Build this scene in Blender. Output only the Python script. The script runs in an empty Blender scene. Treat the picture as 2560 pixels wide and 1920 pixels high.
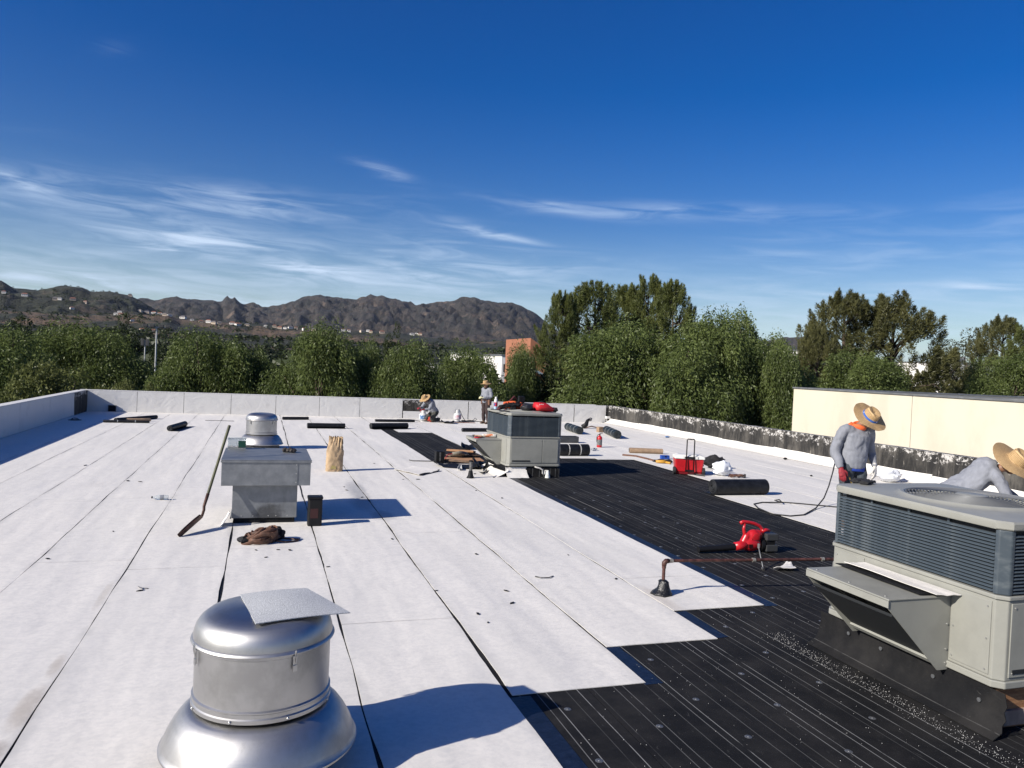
import bpy, bmesh, math, random
import numpy as np
from mathutils import Vector, Matrix, noise
R = math.radians
rnd = random.Random(7)
scene = bpy.context.scene
col = scene.collection

# ------------------------------------------------------------------ camera, sky, sun, exposure
CAM_H = 2.3
CU = Vector((0.0449, 0.9988, -0.0218)).normalized()            # world up seen in camera axes
CY_ = Vector((-0.3085, 0.0347, 0.9506)); CY_ = (CY_ - CU*CY_.dot(CU)).normalized()   # along the roof sheets
CX_ = CU.cross(CY_) if CU.cross(CY_).x > 0 else CY_.cross(CU)
def cam_to_world(v): return Vector((CX_.dot(v), CY_.dot(v), CU.dot(v)))
cam_d = bpy.data.cameras.new('camera'); cam = bpy.data.objects.new('camera', cam_d); col.objects.link(cam)
r_, u_, f_ = (cam_to_world(Vector(a)) for a in ((1,0,0),(0,1,0),(0,0,1)))
cam.matrix_world = Matrix(((r_.x,u_.x,-f_.x,0),(r_.y,u_.y,-f_.y,0),(r_.z,u_.z,-f_.z,CAM_H),(0,0,0,1)))
cam_d.sensor_width = 36; cam_d.lens = 27; cam_d.clip_start = .05; cam_d.clip_end = 30000
scene.camera = cam
scene.view_settings.view_transform = 'Standard'
scene.view_settings.look = 'None'
scene.view_settings.exposure = 0.45
scene.view_settings.gamma = 1
cy = scene.cycles; cy.max_bounces = 7; cy.diffuse_bounces = 3; cy.glossy_bounces = 3; cy.transmission_bounces = 5; cy.volume_bounces = 0; cy.transparent_max_bounces = 6

def wdir(x, y): return cam_to_world(Vector(((x-1280)/1920, -(y-960)/1920, 1)))
def G(x, y, z=0.):
    d = wdir(x, y); t = (z-CAM_H)/d.z; return Vector((d.x*t, d.y*t, z))
def atY(x, y, Y):
    d = wdir(x, y); t = Y/d.y; return Vector((d.x*t, Y, CAM_H+d.z*t))
def atX(x, y, X):
    d = wdir(x, y); t = X/d.x; return Vector((X, d.y*t, CAM_H+d.z*t))
def mpp(p): return (Vector(p)-Vector((0,0,CAM_H))).dot(f_)/1920       # metres per photo pixel at p

SUN = Vector((-1.72, -0.52, 1.0)).normalized()
sd = bpy.data.lights.new('sun', 'SUN'); sun = bpy.data.objects.new('sun', sd); col.objects.link(sun)
sd.energy = 5.0; sd.angle = R(.53); sd.color = (1, .94, .855)
sun.rotation_euler = SUN.to_track_quat('Z', 'Y').to_euler()

w = bpy.data.worlds.new('World'); scene.world = w; w.use_nodes = True
nt = w.node_tree; N = nt.nodes; LK = nt.links
for n in list(N): N.remove(n)
out = N.new('ShaderNodeOutputWorld'); bg = N.new('ShaderNodeBackground')
sky = N.new('ShaderNodeTexSky'); sky.sky_type = 'NISHITA'; sky.sun_disc = False
sky.sun_elevation = math.asin(SUN.z); sky.sun_rotation = math.atan2(SUN.x, SUN.y)
sky.altitude = 300; sky.air_density = 1.0; sky.dust_density = 0.8; sky.ozone_density = 2.2
def WM(op, a, b=None, c=None, clamp=False):
    n = N.new('ShaderNodeMath'); n.operation = op; n.use_clamp = clamp
    for i, v in enumerate((a, b, c)):
        if v is None: continue
        if isinstance(v, (int, float)): n.inputs[i].default_value = v
        else: LK.new(v, n.inputs[i])
    return n.outputs[0]
tc = N.new('ShaderNodeTexCoord'); sep = N.new('ShaderNodeSeparateXYZ'); LK.new(tc.outputs['Generated'], sep.inputs[0])
az = WM('MULTIPLY', WM('ARCTAN2', sep.outputs[0], sep.outputs[1]), 57.2958)
el = WM('MULTIPLY', WM('ARCSINE', sep.outputs[2]), 57.2958)
def wnoise(sx, sy, detail, rough, dist, seed, tilt=0.):
    cx = N.new('ShaderNodeCombineXYZ')
    e2 = WM('ADD', el, WM('MULTIPLY', az, tilt))
    LK.new(WM('MULTIPLY', az, sx), cx.inputs[0]); LK.new(WM('MULTIPLY', e2, sy), cx.inputs[1]); cx.inputs[2].default_value = seed
    n = N.new('ShaderNodeTexNoise'); n.inputs['Scale'].default_value = 1; n.inputs['Detail'].default_value = detail
    n.inputs['Roughness'].default_value = rough; n.inputs['Distortion'].default_value = dist
    LK.new(cx.outputs[0], n.inputs['Vector']); return n.outputs['Fac']
def smooth(v, a, b):
    n = N.new('ShaderNodeMapRange'); n.interpolation_type = 'SMOOTHSTEP'
    n.inputs[1].default_value = a; n.inputs[2].default_value = b; LK.new(v, n.inputs[0]); return n.outputs[0]
fine = wnoise(.16, 1.25, 7, .58, .9, 3.1, .03)
big = wnoise(.045, .30, 4, .5, .3, 9.4)
band = WM('MULTIPLY', smooth(el, -1, 4), WM('SUBTRACT', 1, smooth(el, 7, 15)))
veil = WM('MULTIPLY', WM('MULTIPLY', smooth(fine, .36, .80), smooth(big, .42, .66)), WM('MULTIPLY', band, .26))
lowv = WM('MULTIPLY', WM('MULTIPLY', WM('ADD', WM('MULTIPLY', smooth(fine, .25, .75), .6), .5), WM('SUBTRACT', 1, smooth(el, 0, 11))), .50)
dens = WM('ADD', veil, lowv)
# single wisps of cirrus: photo column, row, half width and half height in degrees, tilt, strength
for (px, py, hw, hh, tl, st) in [(500,600,5.5,.75,.02,.9),(620,505,4.2,.8,-.03,.62),(250,500,9,1.3,0,.55),(760,672,4.6,.55,-.04,.85),
        (960,430,1.9,.45,-.22,.6),(1250,590,3.2,.32,-.17,.85),(1400,520,5,.4,-.11,.45),(1700,530,8,.55,-.02,.5),(1850,646,2.1,.16,0,.6),
        (2440,716,1.8,.2,-.05,.6),(40,450,1.6,.35,-.28,.6),(150,700,5,.5,.03,.6),(420,623,1.7,.15,0,.7),(1150,690,7,1.3,-.02,.36),(1850,770,7,1.2,-.02,.3),(280,120,1.2,.5,.2,.1)]:
    d = wdir(px, py).normalized(); a0 = math.degrees(math.atan2(d.x, d.y)); e0 = math.degrees(math.asin(d.z))
    da = WM('SUBTRACT', az, a0); de = WM('SUBTRACT', WM('SUBTRACT', el, e0), WM('MULTIPLY', da, tl))
    q = WM('ADD', WM('POWER', WM('ABSOLUTE', WM('DIVIDE', da, hw)), 2), WM('POWER', WM('ABSOLUTE', WM('DIVIDE', de, hh)), 2))
    g = WM('EXPONENT', WM('MULTIPLY', q, -1))
    dens = WM('ADD', dens, WM('MULTIPLY', WM('MULTIPLY', g, st*.72), smooth(fine, .30, .72)))
dens = WM('MINIMUM', dens, .85)
hsv = N.new('ShaderNodeHueSaturation'); hsv.inputs['Saturation'].default_value = 1.55; hsv.inputs['Hue'].default_value = .521; hsv.inputs['Value'].default_value = 1.15
LK.new(sky.outputs[0], hsv.inputs['Color'])
mix = N.new('ShaderNodeMix'); mix.data_type = 'RGBA'; LK.new(dens, mix.inputs['Factor'])
LK.new(hsv.outputs[0], mix.inputs['A']); mix.inputs['B'].default_value = (8.0, 9.7, 12.2, 1)
LK.new(mix.outputs['Result'], bg.inputs['Color']); bg.inputs['Strength'].default_value = .065
LK.new(bg.outputs[0], out.inputs['Surface'])

# ------------------------------------------------------------------ helpers
class MB:
    """collects shapes, links them as one mesh object"""
    def __init__(s): s.v = []; s.f = []; s.m = []
    def add(s, vs, fs, mi=0, mtx=None):
        o = len(s.v)
        s.v += [tuple(mtx @ Vector(p)) if mtx else tuple(p) for p in vs]
        s.f += [tuple(i+o for i in f) for f in fs]; s.m += [mi]*len(fs); return s
    def box(s, lo, hi, mi=0, mtx=None):
        x0,y0,z0 = lo; x1,y1,z1 = hi
        return s.add([(x0,y0,z0),(x1,y0,z0),(x1,y1,z0),(x0,y1,z0),(x0,y0,z1),(x1,y0,z1),(x1,y1,z1),(x0,y1,z1)],
            [(3,2,1,0),(4,5,6,7),(0,1,5,4),(1,2,6,5),(2,3,7,6),(3,0,4,7)], mi, mtx)
    def prism(s, poly, axis, a, b, mi=0, mtx=None):
        """extrude a 2D polygon (in the two other axes, in order) along axis from a to b"""
        def mk(p, t): return {'x':(t,p[0],p[1]),'y':(p[0],t,p[1]),'z':(p[0],p[1],t)}[axis]
        n = len(poly); vs = [mk(p,a) for p in poly]+[mk(p,b) for p in poly]
        fs = [tuple(range(n)), tuple(range(2*n-1,n-1,-1))]+[(i,i+n,(i+1)%n+n,(i+1)%n) for i in range(n)]
        return s.add(vs, fs, mi, mtx)
    def tube(s, pts, rad, seg=10, mi=0, cap=True, side=None, mtx=None):
        pts = [Vector(p) for p in pts]; n = len(pts)
        if not isinstance(rad, list): rad = [rad]*n
        vs = []; u = None
        for i, p in enumerate(pts):
            t = (pts[min(i+1,n-1)]-pts[max(i-1,0)]).normalized()
            if u is None:
                u = Vector(side) if side is not None else (Vector((0,0,1)) if abs(t.z) < .9 else Vector((1,0,0)))
            u = u - t*u.dot(t)
            if u.length < 1e-5: u = t.orthogonal()
            u.normalize(); b = t.cross(u)
            ra, rb = rad[i] if isinstance(rad[i], (list, tuple)) else (rad[i], rad[i])
            for k in range(seg):
                a = 2*math.pi*k/seg; vs.append(p+u*(ra*math.cos(a))+b*(rb*math.sin(a)))
        fs = [(i*seg+k, i*seg+(k+1)%seg, (i+1)*seg+(k+1)%seg, (i+1)*seg+k) for i in range(n-1) for k in range(seg)]
        if cap: fs += [tuple(range(seg-1,-1,-1)), tuple(range((n-1)*seg, n*seg))]
        return s.add(vs, fs, mi, mtx)
    def lathe(s, prof, seg=32, mi=0, c=(0,0,0), mtx=None):
        n = len(prof); vs = []
        for (r, z) in prof:
            for k in range(seg):
                a = 2*math.pi*k/seg; vs.append((c[0]+r*math.cos(a), c[1]+r*math.sin(a), c[2]+z))
        fs = [(i*seg+k, i*seg+(k+1)%seg, (i+1)*seg+(k+1)%seg, (i+1)*seg+k) for i in range(n-1) for k in range(seg)]
        if prof[0][0] > 1e-4: fs.append(tuple(range(seg-1,-1,-1)))
        if prof[-1][0] > 1e-4: fs.append(tuple(range((n-1)*seg, n*seg)))
        return s.add(vs, fs, mi, mtx)
    def ell(s, c, r, seg=16, rings=10, mi=0, mtx=None):
        vs = []
        for i in range(rings+1):
            a = math.pi*i/rings
            for k in range(seg):
                b = 2*math.pi*k/seg; vs.append((c[0]+r[0]*math.sin(a)*math.cos(b), c[1]+r[1]*math.sin(a)*math.sin(b), c[2]-r[2]*math.cos(a)))
        fs = [(i*seg+k, i*seg+(k+1)%seg, (i+1)*seg+(k+1)%seg, (i+1)*seg+k) for i in range(rings) for k in range(seg)]
        return s.add(vs, fs, mi, mtx)
    def grid(s, fn, nu, nv, mi=0, mtx=None, close_u=False):
        vs = [fn(i/(nu-1 if not close_u else nu), j/(nv-1)) for j in range(nv) for i in range(nu)]
        fs = []
        for j in range(nv-1):
            for i in range(nu if close_u else nu-1):
                k = (i+1) % nu; fs.append((j*nu+i, j*nu+k, (j+1)*nu+k, (j+1)*nu+i))
        return s.add(vs, fs, mi, mtx)
    def build(s, name, mats, parent=None, smooth=False, bevel=0, seg=2, solid=0, weld=0):
        me = bpy.data.meshes.new(name); me.from_pydata([tuple(p) for p in s.v], [], s.f)
        if not isinstance(mats, (list, tuple)): mats = [mats]
        for m in mats: me.materials.append(m)
        if len(mats) > 1: me.polygons.foreach_set('material_index', s.m)
        bm = bmesh.new(); bm.from_mesh(me)
        if weld: bmesh.ops.remove_doubles(bm, verts=bm.verts, dist=weld)
        bmesh.ops.recalc_face_normals(bm, faces=bm.faces); bm.to_mesh(me); bm.free()
        if smooth:
            me.polygons.foreach_set('use_smooth', [True]*len(me.polygons))
            if smooth != 'all': me.set_sharp_from_angle(angle=R(smooth if smooth is not True else 40))
        me.update()
        o = bpy.data.objects.new(name, me); col.objects.link(o)
        if parent: o.parent = parent
        if solid:
            m = o.modifiers.new('solid', 'SOLIDIFY'); m.thickness = solid; m.offset = 0
            if smooth: e = o.modifiers.new('split', 'EDGE_SPLIT'); e.split_angle = R(50)
        if bevel:
            m = o.modifiers.new('bevel', 'BEVEL'); m.width = bevel; m.segments = seg; m.limit_method = 'ANGLE'; m.angle_limit = R(35)
            if not smooth: pass
        return o
def empty(name, loc=(0,0,0), rz=0):
    o = bpy.data.objects.new(name, None); col.objects.link(o); o.location = loc; o.rotation_euler.z = rz; o.empty_display_size = .1; return o
def tag(o, label, cat, group=None):
    o['label'] = label; o['category'] = cat
    if group: o['group'] = group
    return o
def struct(o): o['kind'] = 'structure'; return o
def thing(name, label, cat, loc=(0,0,0), rz=0, group=None): return tag(empty(name, loc, rz), label, cat, group)
def copy_tree(o, parent=None):
    c = o.copy(); col.objects.link(c)
    if parent: c.parent = parent
    for ch in list(o.children): copy_tree(ch, c)
    return c
def nz(p, s=1., seed=0.): return noise.noise(Vector((p[0]*s+seed, p[1]*s-seed*.7, (p[2] if len(p) > 2 else 0)*s+seed*1.3)))

# ------------------------------------------------------------------ materials
MATS = {}
def mat(name, rgb, rough=.6, metal=0., var=.0, vscale=6., bump=0., bscale=40., rgb2=None, spec=.5, thr=(.4,.65), detail=5, stretch=(1,1,1), rvar=0., coord='Object', trans=0.):
    if name in MATS: return MATS[name]
    m = bpy.data.materials.new(name); m.use_nodes = True; t = m.node_tree; b = t.nodes['Principled BSDF']
    b.inputs['Roughness'].default_value = rough; b.inputs['Metallic'].default_value = metal
    b.inputs['Specular IOR Level'].default_value = spec
    b.inputs['Base Color'].default_value = (*rgb, 1)
    if trans: b.inputs['Transmission Weight'].default_value = trans; b.inputs['IOR'].default_value = 1.2
    t1 = t.nodes.new('ShaderNodeTexCoord'); mp = t.nodes.new('ShaderNodeMapping'); mp.inputs['Scale'].default_value = stretch
    t.links.new(t1.outputs[coord], mp.inputs[0])
    if var or rgb2:
        n = t.nodes.new('ShaderNodeTexNoise'); n.inputs['Scale'].default_value = vscale; n.inputs['Detail'].default_value = detail; n.inputs['Roughness'].default_value = .62
        t.links.new(mp.outputs[0], n.inputs['Vector'])
        cr = t.nodes.new('ShaderNodeValToRGB'); cr.color_ramp.elements[0].position = thr[0]; cr.color_ramp.elements[1].position = thr[1]
        c2 = rgb2 if rgb2 else tuple(min(1, c*(1+var)) for c in rgb)
        c1 = rgb if rgb2 else tuple(c*(1-var) for c in rgb)
        cr.color_ramp.elements[0].color = (*c1, 1); cr.color_ramp.elements[1].color = (*c2, 1)
        t.links.new(n.outputs['Fac'], cr.inputs[0]); t.links.new(cr.outputs[0], b.inputs['Base Color'])
        if rvar:
            mr = t.nodes.new('ShaderNodeMapRange'); mr.inputs[3].default_value = rough-rvar; mr.inputs[4].default_value = rough+rvar
            t.links.new(n.outputs['Fac'], mr.inputs[0]); t.links.new(mr.outputs[0], b.inputs['Roughness'])
    if bump:
        n2 = t.nodes.new('ShaderNodeTexNoise'); n2.inputs['Scale'].default_value = bscale; n2.inputs['Detail'].default_value = 4
        t.links.new(mp.outputs[0], n2.inputs['Vector'])
        bp = t.nodes.new('ShaderNodeBump'); bp.inputs['Strength'].default_value = bump; bp.inputs['Distance'].default_value = .01
        t.links.new(n2.outputs['Fac'], bp.inputs['Height']); t.links.new(bp.outputs[0], b.inputs['Normal'])
    MATS[name] = m; return m

class NT:
    """small node helper for the richer materials"""
    def __init__(s, name):
        s.m = bpy.data.materials.new(name); s.m.use_nodes = True; s.t = s.m.node_tree; s.b = s.t.nodes['Principled BSDF']; MATS[name] = s.m
        s.tc = s.t.nodes.new('ShaderNodeTexCoord'); s.pos = s.tc.outputs['Object']
    def put(s, v, sock):
        if hasattr(v, 'links'): s.t.links.new(v, sock)
        elif isinstance(v, (tuple, list)): sock.default_value = (*v, 1) if len(v) == 3 and sock.type == 'RGBA' else v
        else: sock.default_value = v
    def math(s, op, a, b=0., c=0., clamp=False):
        n = s.t.nodes.new('ShaderNodeMath'); n.operation = op; n.use_clamp = clamp
        for i, v in enumerate((a, b, c)): s.put(v, n.inputs[i])
        return n.outputs[0]
    def xyz(s, v=None):
        n = s.t.nodes.new('ShaderNodeSeparateXYZ'); s.t.links.new(v or s.pos, n.inputs[0]); return n.outputs
    def map(s, scale, loc=(0,0,0), v=None):
        n = s.t.nodes.new('ShaderNodeMapping'); n.inputs['Scale'].default_value = scale; n.inputs['Location'].default_value = loc
        s.t.links.new(v or s.pos, n.inputs[0]); return n.outputs[0]
    def noise(s, scale, detail=5, rough=.6, v=None, dist=0.):
        n = s.t.nodes.new('ShaderNodeTexNoise'); n.inputs['Scale'].default_value = scale; n.inputs['Detail'].default_value = detail
        n.inputs['Roughness'].default_value = rough; n.inputs['Distortion'].default_value = dist
        s.t.links.new(v or s.pos, n.inputs['Vector']); return n.outputs['Fac']
    def ramp(s, v, a, b, lo=0., hi=1.):
        n = s.t.nodes.new('ShaderNodeMapRange'); n.interpolation_type = 'SMOOTHSTEP'
        for i, x in zip((1,2,3,4), (a,b,lo,hi)): n.inputs[i].default_value = x
        s.put(v, n.inputs[0]); return n.outputs[0]
    def mix(s, f, a, b, mode='MIX'):
        n = s.t.nodes.new('ShaderNodeMix'); n.data_type = 'RGBA'; n.blend_type = mode
        s.put(f, n.inputs['Factor']); s.put(a, n.inputs['A']); s.put(b, n.inputs['B']); return n.outputs['Result']
    def bump(s, h, strength, dist=.01, prev=None):
        n = s.t.nodes.new('ShaderNodeBump'); n.inputs['Strength'].default_value = strength; n.inputs['Distance'].default_value = dist
        s.put(h, n.inputs['Height'])
        if prev: s.t.links.new(prev, n.inputs['Normal'])
        return n.outputs[0]
    def done(s, color, rough=.6, normal=None, metal=0.):
        s.put(color, s.b.inputs['Base Color']); s.put(rough, s.b.inputs['Roughness']); s.put(metal, s.b.inputs['Metallic'])
        if normal: s.t.links.new(normal, s.b.inputs['Normal'])
        return s.m

# ------------------------------------------------------------------ setting: ground, hills
GZ = -5.5
m = NT('ground_dry'); n1 = m.noise(.08, 6); n2 = m.noise(1.2, 4)
m.done(m.mix(m.ramp(n1, .4, .6), (.07,.075,.035), m.mix(m.ramp(n2,.4,.6), (.16,.13,.08), (.07,.07,.065))), .95)
gm = MB(); S = 6000
gm.grid(lambda u, v: ((u-.5)*2*S, (v-.5)*2*S+2500, GZ), 9, 9)
struct(gm.build('ground', MATS['ground_dry']))

def prof(pts):
    A = []; E_ = []
    for x, y in pts:
        d = wdir(x, y); A.append(math.degrees(math.atan2(d.x, d.y))); E_.append(d.z/math.hypot(d.x, d.y))
    return np.array(A), np.array(E_)
RIDGES = [  # distance, front start, wiggle, skyline points in the photograph
    (3300, .50, .030, [(-600,760),(200,770),(330,752),(358,747),(391,750),(443,741),(509,749),(555,754),(563,745),(568,739),(577,744),(588,738),(596,750),(608,761),(631,755),(655,767),(688,765),(732,751),(765,742),(793,736),(838,743),(870,747),(894,746),(922,737),(963,741),(1000,750),(1044,760),(1090,757),(1138,754),(1152,744),(1190,744),(1239,756),(1280,755),(1329,776),(1349,792),(1390,823),(1470,868),(1600,890),(1800,880),(1920,850),(1994,842),(2060,850),(2200,900),(2600,940),(3400,950)]),
    (1700, .50, .035, [(-900,720),(-300,690),(0,700),(33,719),(94,723),(125,716),(157,711),(203,717),(228,729),(277,729),(325,739),(358,757),(395,775),(427,788),(520,800),(700,816),(900,846),(1300,888),(1500,905),(2600,952)]),
    (1150, .55, .05, [(-900,800),(0,775),(150,783),(285,783),(420,783),(450,797),(600,806),(750,818),(900,825),(1000,832),(1100,846),(1200,852),(1330,851),(1500,880),(1700,915),(2600,960)]),
    (640, .50, .06, [(-900,835),(0,815),(300,826),(440,826),(560,842),(700,846),(850,853),(1000,866),(1200,874),(1330,868),(1500,898),(1700,925),(2600,962)])]
RD = [(r, a, wg, *prof(p)) for r, a, wg, p in RIDGES]
NA, NR = 620, 190
azs = np.linspace(-34, 66, NA); rs = 260*np.exp(np.linspace(0, math.log(5200/260), NR))
AZ, RR = np.meshgrid(azs, rs)
Hh = np.zeros_like(AZ)
SX = RR*np.sin(np.radians(AZ)); SY = RR*np.cos(np.radians(AZ))
fr = np.empty(AZ.shape); fr2 = np.empty(AZ.shape)
for j in range(NR):
    for i in range(NA):
        p = Vector((SX[j,i], SY[j,i], 0))
        fr[j,i] = noise.fractal(p*.0045, .9, 2.1, 5); fr2[j,i] = abs(noise.fractal(p*.011+Vector((7,3,1)), 1., 2.2, 4))
for rk, a, wg, A, E_ in RD:
    top = CAM_H + rk*np.interp(AZ, A, E_) - GZ; top = np.maximum(top, 0)
    s = RR/rk; t = np.clip((s-a)/(1-a), 0, 1); sh = t*t*(3-2*t)*.55 + t*.45
    sh = np.where(s > 1, np.clip(1-(s-1)*1.6, 0, 1), sh)
    mid = np.clip(4*t*(1-t), 0, 1)
    h = top*sh*(1 - .50*fr2*mid) + top*wg*fr*(.35+.65*mid)*(t > 0)
    Hh = np.maximum(Hh, h)
Hh *= np.clip((RR-260)/120, 0, 1)
fr3 = np.empty(AZ.shape)
for j in range(NR):
    for i in range(NA): fr3[j,i] = noise.ridged_multi_fractal(Vector((SX[j,i], SY[j,i], 3.))*.012, .9, 2.3, 5, 1., 2.)
Hh = Hh + (fr3-1.1)*np.clip(Hh/160, 0, 1)*RR*.0030
Z = GZ - .5 + Hh
def terrain_z(x, y):
    a = math.degrees(math.atan2(x, y)); r = math.hypot(x, y)
    i = (a-azs[0])/(azs[1]-azs[0]); j = math.log(max(r,260.1)/260)/math.log(5200/260)*(NR-1)
    i = min(max(i,0), NA-1.01); j = min(max(j,0), NR-1.01); i0, j0 = int(i), int(j); fi, fj = i-i0, j-j0
    return ((Z[j0,i0]*(1-fi)+Z[j0,i0+1]*fi)*(1-fj)+(Z[j0+1,i0]*(1-fi)+Z[j0+1,i0+1]*fi)*fj) if r > 261 else GZ
def quick(name, V, F, mats, smooth=False, mi=None, parent=None):
    me = bpy.data.meshes.new(name); V = np.asarray(V, np.float32).reshape(-1,3); F = np.asarray(F, np.int32)
    k = F.shape[1]
    me.vertices.add(len(V)); me.vertices.foreach_set('co', V.ravel())
    me.loops.add(F.size); me.loops.foreach_set('vertex_index', F.ravel())
    me.polygons.add(len(F)); me.polygons.foreach_set('loop_start', np.arange(0, F.size, k, dtype=np.int32))
    me.update(calc_edges=True)
    if smooth: me.polygons.foreach_set('use_smooth', [True]*len(F))
    for q in (mats if isinstance(mats, list) else [mats]): me.materials.append(q)
    me.validate(); o = bpy.data.objects.new(name, me); col.objects.link(o)
    if parent: o.parent = parent
    return o
m = NT('chaparral')
nA = m.noise(.006, 8, .68); nB = m.noise(.035, 7, .7); nC = m.noise(.0035, 5, .6); nF = m.noise(.11, 4, .6)
geo = m.t.nodes.new('ShaderNodeNewGeometry'); nzv = m.xyz(geo.outputs['Normal'])[2]
px_ = m.xyz(); hgt = px_[2]
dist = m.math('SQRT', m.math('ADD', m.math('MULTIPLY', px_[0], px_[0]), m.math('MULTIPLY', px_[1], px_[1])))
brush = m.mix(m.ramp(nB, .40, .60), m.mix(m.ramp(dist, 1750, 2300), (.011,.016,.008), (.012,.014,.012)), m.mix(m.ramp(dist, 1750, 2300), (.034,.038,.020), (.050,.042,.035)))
grass = m.mix(m.ramp(nF, .35, .65), (.17,.110,.065), (.11,.075,.05))
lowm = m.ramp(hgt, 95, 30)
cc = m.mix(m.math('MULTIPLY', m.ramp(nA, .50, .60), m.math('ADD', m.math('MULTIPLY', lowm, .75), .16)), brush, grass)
rock = m.math('MULTIPLY', m.ramp(m.math('SUBTRACT', m.noise(.012, 8, .75), m.math('MULTIPLY', nzv, .22)), .36, .44), m.ramp(hgt, 60, 150))
cc = m.mix(m.math('MULTIPLY', rock, .7), cc, (.19,.135,.10))
m.done(cc, .95, m.bump(nB, 1., 16, m.bump(nF, .9, 6)))
idx = np.arange(NA*NR).reshape(NR, NA)
F = np.stack([idx[:-1,:-1], idx[:-1,1:], idx[1:,1:], idx[1:,:-1]], -1).reshape(-1,4)
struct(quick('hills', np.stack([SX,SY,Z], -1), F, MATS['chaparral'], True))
def hillpt(px, py):
    d = wdir(px, py).normalized(); t = 270.
    while t < 5000:
        p = Vector((0,0,CAM_H))+d*t
        if p.z < terrain_z(p.x, p.y): return p
        t *= 1.004
    return None

# foliage materials ---------------------------------------------------------------
def leafmat(name, c1, c2, trans=.35, c3=None):
    m = bpy.data.materials.new(name); m.use_nodes = True; t = m.node_tree; MATS[name] = m
    for n in list(t.nodes): t.nodes.remove(n)
    o = t.nodes.new('ShaderNodeOutputMaterial'); d = t.nodes.new('ShaderNodeBsdfDiffuse'); tr = t.nodes.new('ShaderNodeBsdfTranslucent'); gl = t.nodes.new('ShaderNodeBsdfGlossy'); gl.inputs['Roughness'].default_value = .45
    g = t.nodes.new('ShaderNodeNewGeometry'); cr = t.nodes.new('ShaderNodeValToRGB'); e = cr.color_ramp.elements
    e[0].color = (*c1,1); e[1].color = (*c2,1)
    if c3: q = e.new(.93); q.color = (*c2,1); e[-1].color = (*c3,1)
    tc = t.nodes.new('ShaderNodeTexCoord'); nn = t.nodes.new('ShaderNodeTexNoise'); nn.inputs['Scale'].default_value = .55; nn.inputs['Detail'].default_value = 3
    t.links.new(tc.outputs['Object'], nn.inputs['Vector'])
    ma = t.nodes.new('ShaderNodeMath'); ma.operation = 'MULTIPLY_ADD'; ma.inputs[1].default_value = .38; t.links.new(g.outputs['Random Per Island'], ma.inputs[0])
    mb = t.nodes.new('ShaderNodeMapRange'); mb.inputs[1].default_value = .3; mb.inputs[2].default_value = .7; mb.inputs[3].default_value = 0; mb.inputs[4].default_value = .58
    t.links.new(nn.outputs['Fac'], mb.inputs[0]); t.links.new(mb.outputs[0], ma.inputs[2]); t.links.new(ma.outputs[0], cr.inputs[0])
    t.links.new(cr.outputs[0], d.inputs[0]); t.links.new(cr.outputs[0], tr.inputs[0])
    m1 = t.nodes.new('ShaderNodeMixShader'); m1.inputs[0].default_value = trans; t.links.new(d.outputs[0], m1.inputs[1]); t.links.new(tr.outputs[0], m1.inputs[2])
    m2 = t.nodes.new('ShaderNodeMixShader'); m2.inputs[0].default_value = .018; t.links.new(m1.outputs[0], m2.inputs[1]); t.links.new(gl.outputs[0], m2.inputs[2])
    t.links.new(m2.outputs[0], o.inputs[0]); return m
L_PEP = leafmat('pepper_leaf', (.050,.074,.022), (.165,.205,.062), .38, (.19,.22,.08))
L_PIN = leafmat('pine_needle', (.045,.062,.020), (.155,.170,.050), .22)
L_PBR = leafmat('brown_pine_needle', (.048,.054,.022), (.145,.140,.052), .2)
L_BRD = leafmat('broad_leaf', (.05,.066,.02), (.18,.195,.065), .32, (.21,.22,.09))
L_DRK = leafmat('oak_leaf', (.016,.026,.010), (.048,.062,.020), .22)
L_EUC = leafmat('eucalyptus_leaf', (.045,.055,.035), (.11,.12,.075), .25)
BARK = mat('bark', (.075,.055,.04), .95, var=.5, vscale=9, bump=.8, bscale=14, stretch=(1,1,.25))
def leaf_quads(P, D, L, W, rg, pts=4):
    """P centres, D long axes (unit), L lengths, W widths -> vertices of diamonds / blades"""
    n = len(P); r = rg.normal(size=(n,3)); s = np.cross(D, r); s /= np.linalg.norm(s, axis=1)[:,None]+1e-9
    a = P-D*(L/2)[:,None]; b = P+D*(L/2)[:,None]
    if pts == 3: return np.stack([a-s*(W/2)[:,None], a+s*(W/2)[:,None], b], 1)
    return np.stack([a, P+s*(W/2)[:,None]-D*(L*.08)[:,None], b, P-s*(W/2)[:,None]-D*(L*.08)[:,None]], 1)
def unit(v): return v/(np.linalg.norm(v, axis=-1, keepdims=True)+1e-9)
def trunk_part(root, limbs, r0):
    mb = MB()
    for pts, ra in limbs: mb.tube(pts, ra, 7)
    return mb.build('trunk', BARK, root, smooth='all')
def finish_tree(name, quads, leaf, limbs):
    root = empty(name); k = quads.shape[1]
    quick('crown', quads.reshape(-1,3), np.arange(len(quads)*k).reshape(-1,k), leaf, parent=root)
    trunk_part(root, limbs, .3); return root
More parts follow.
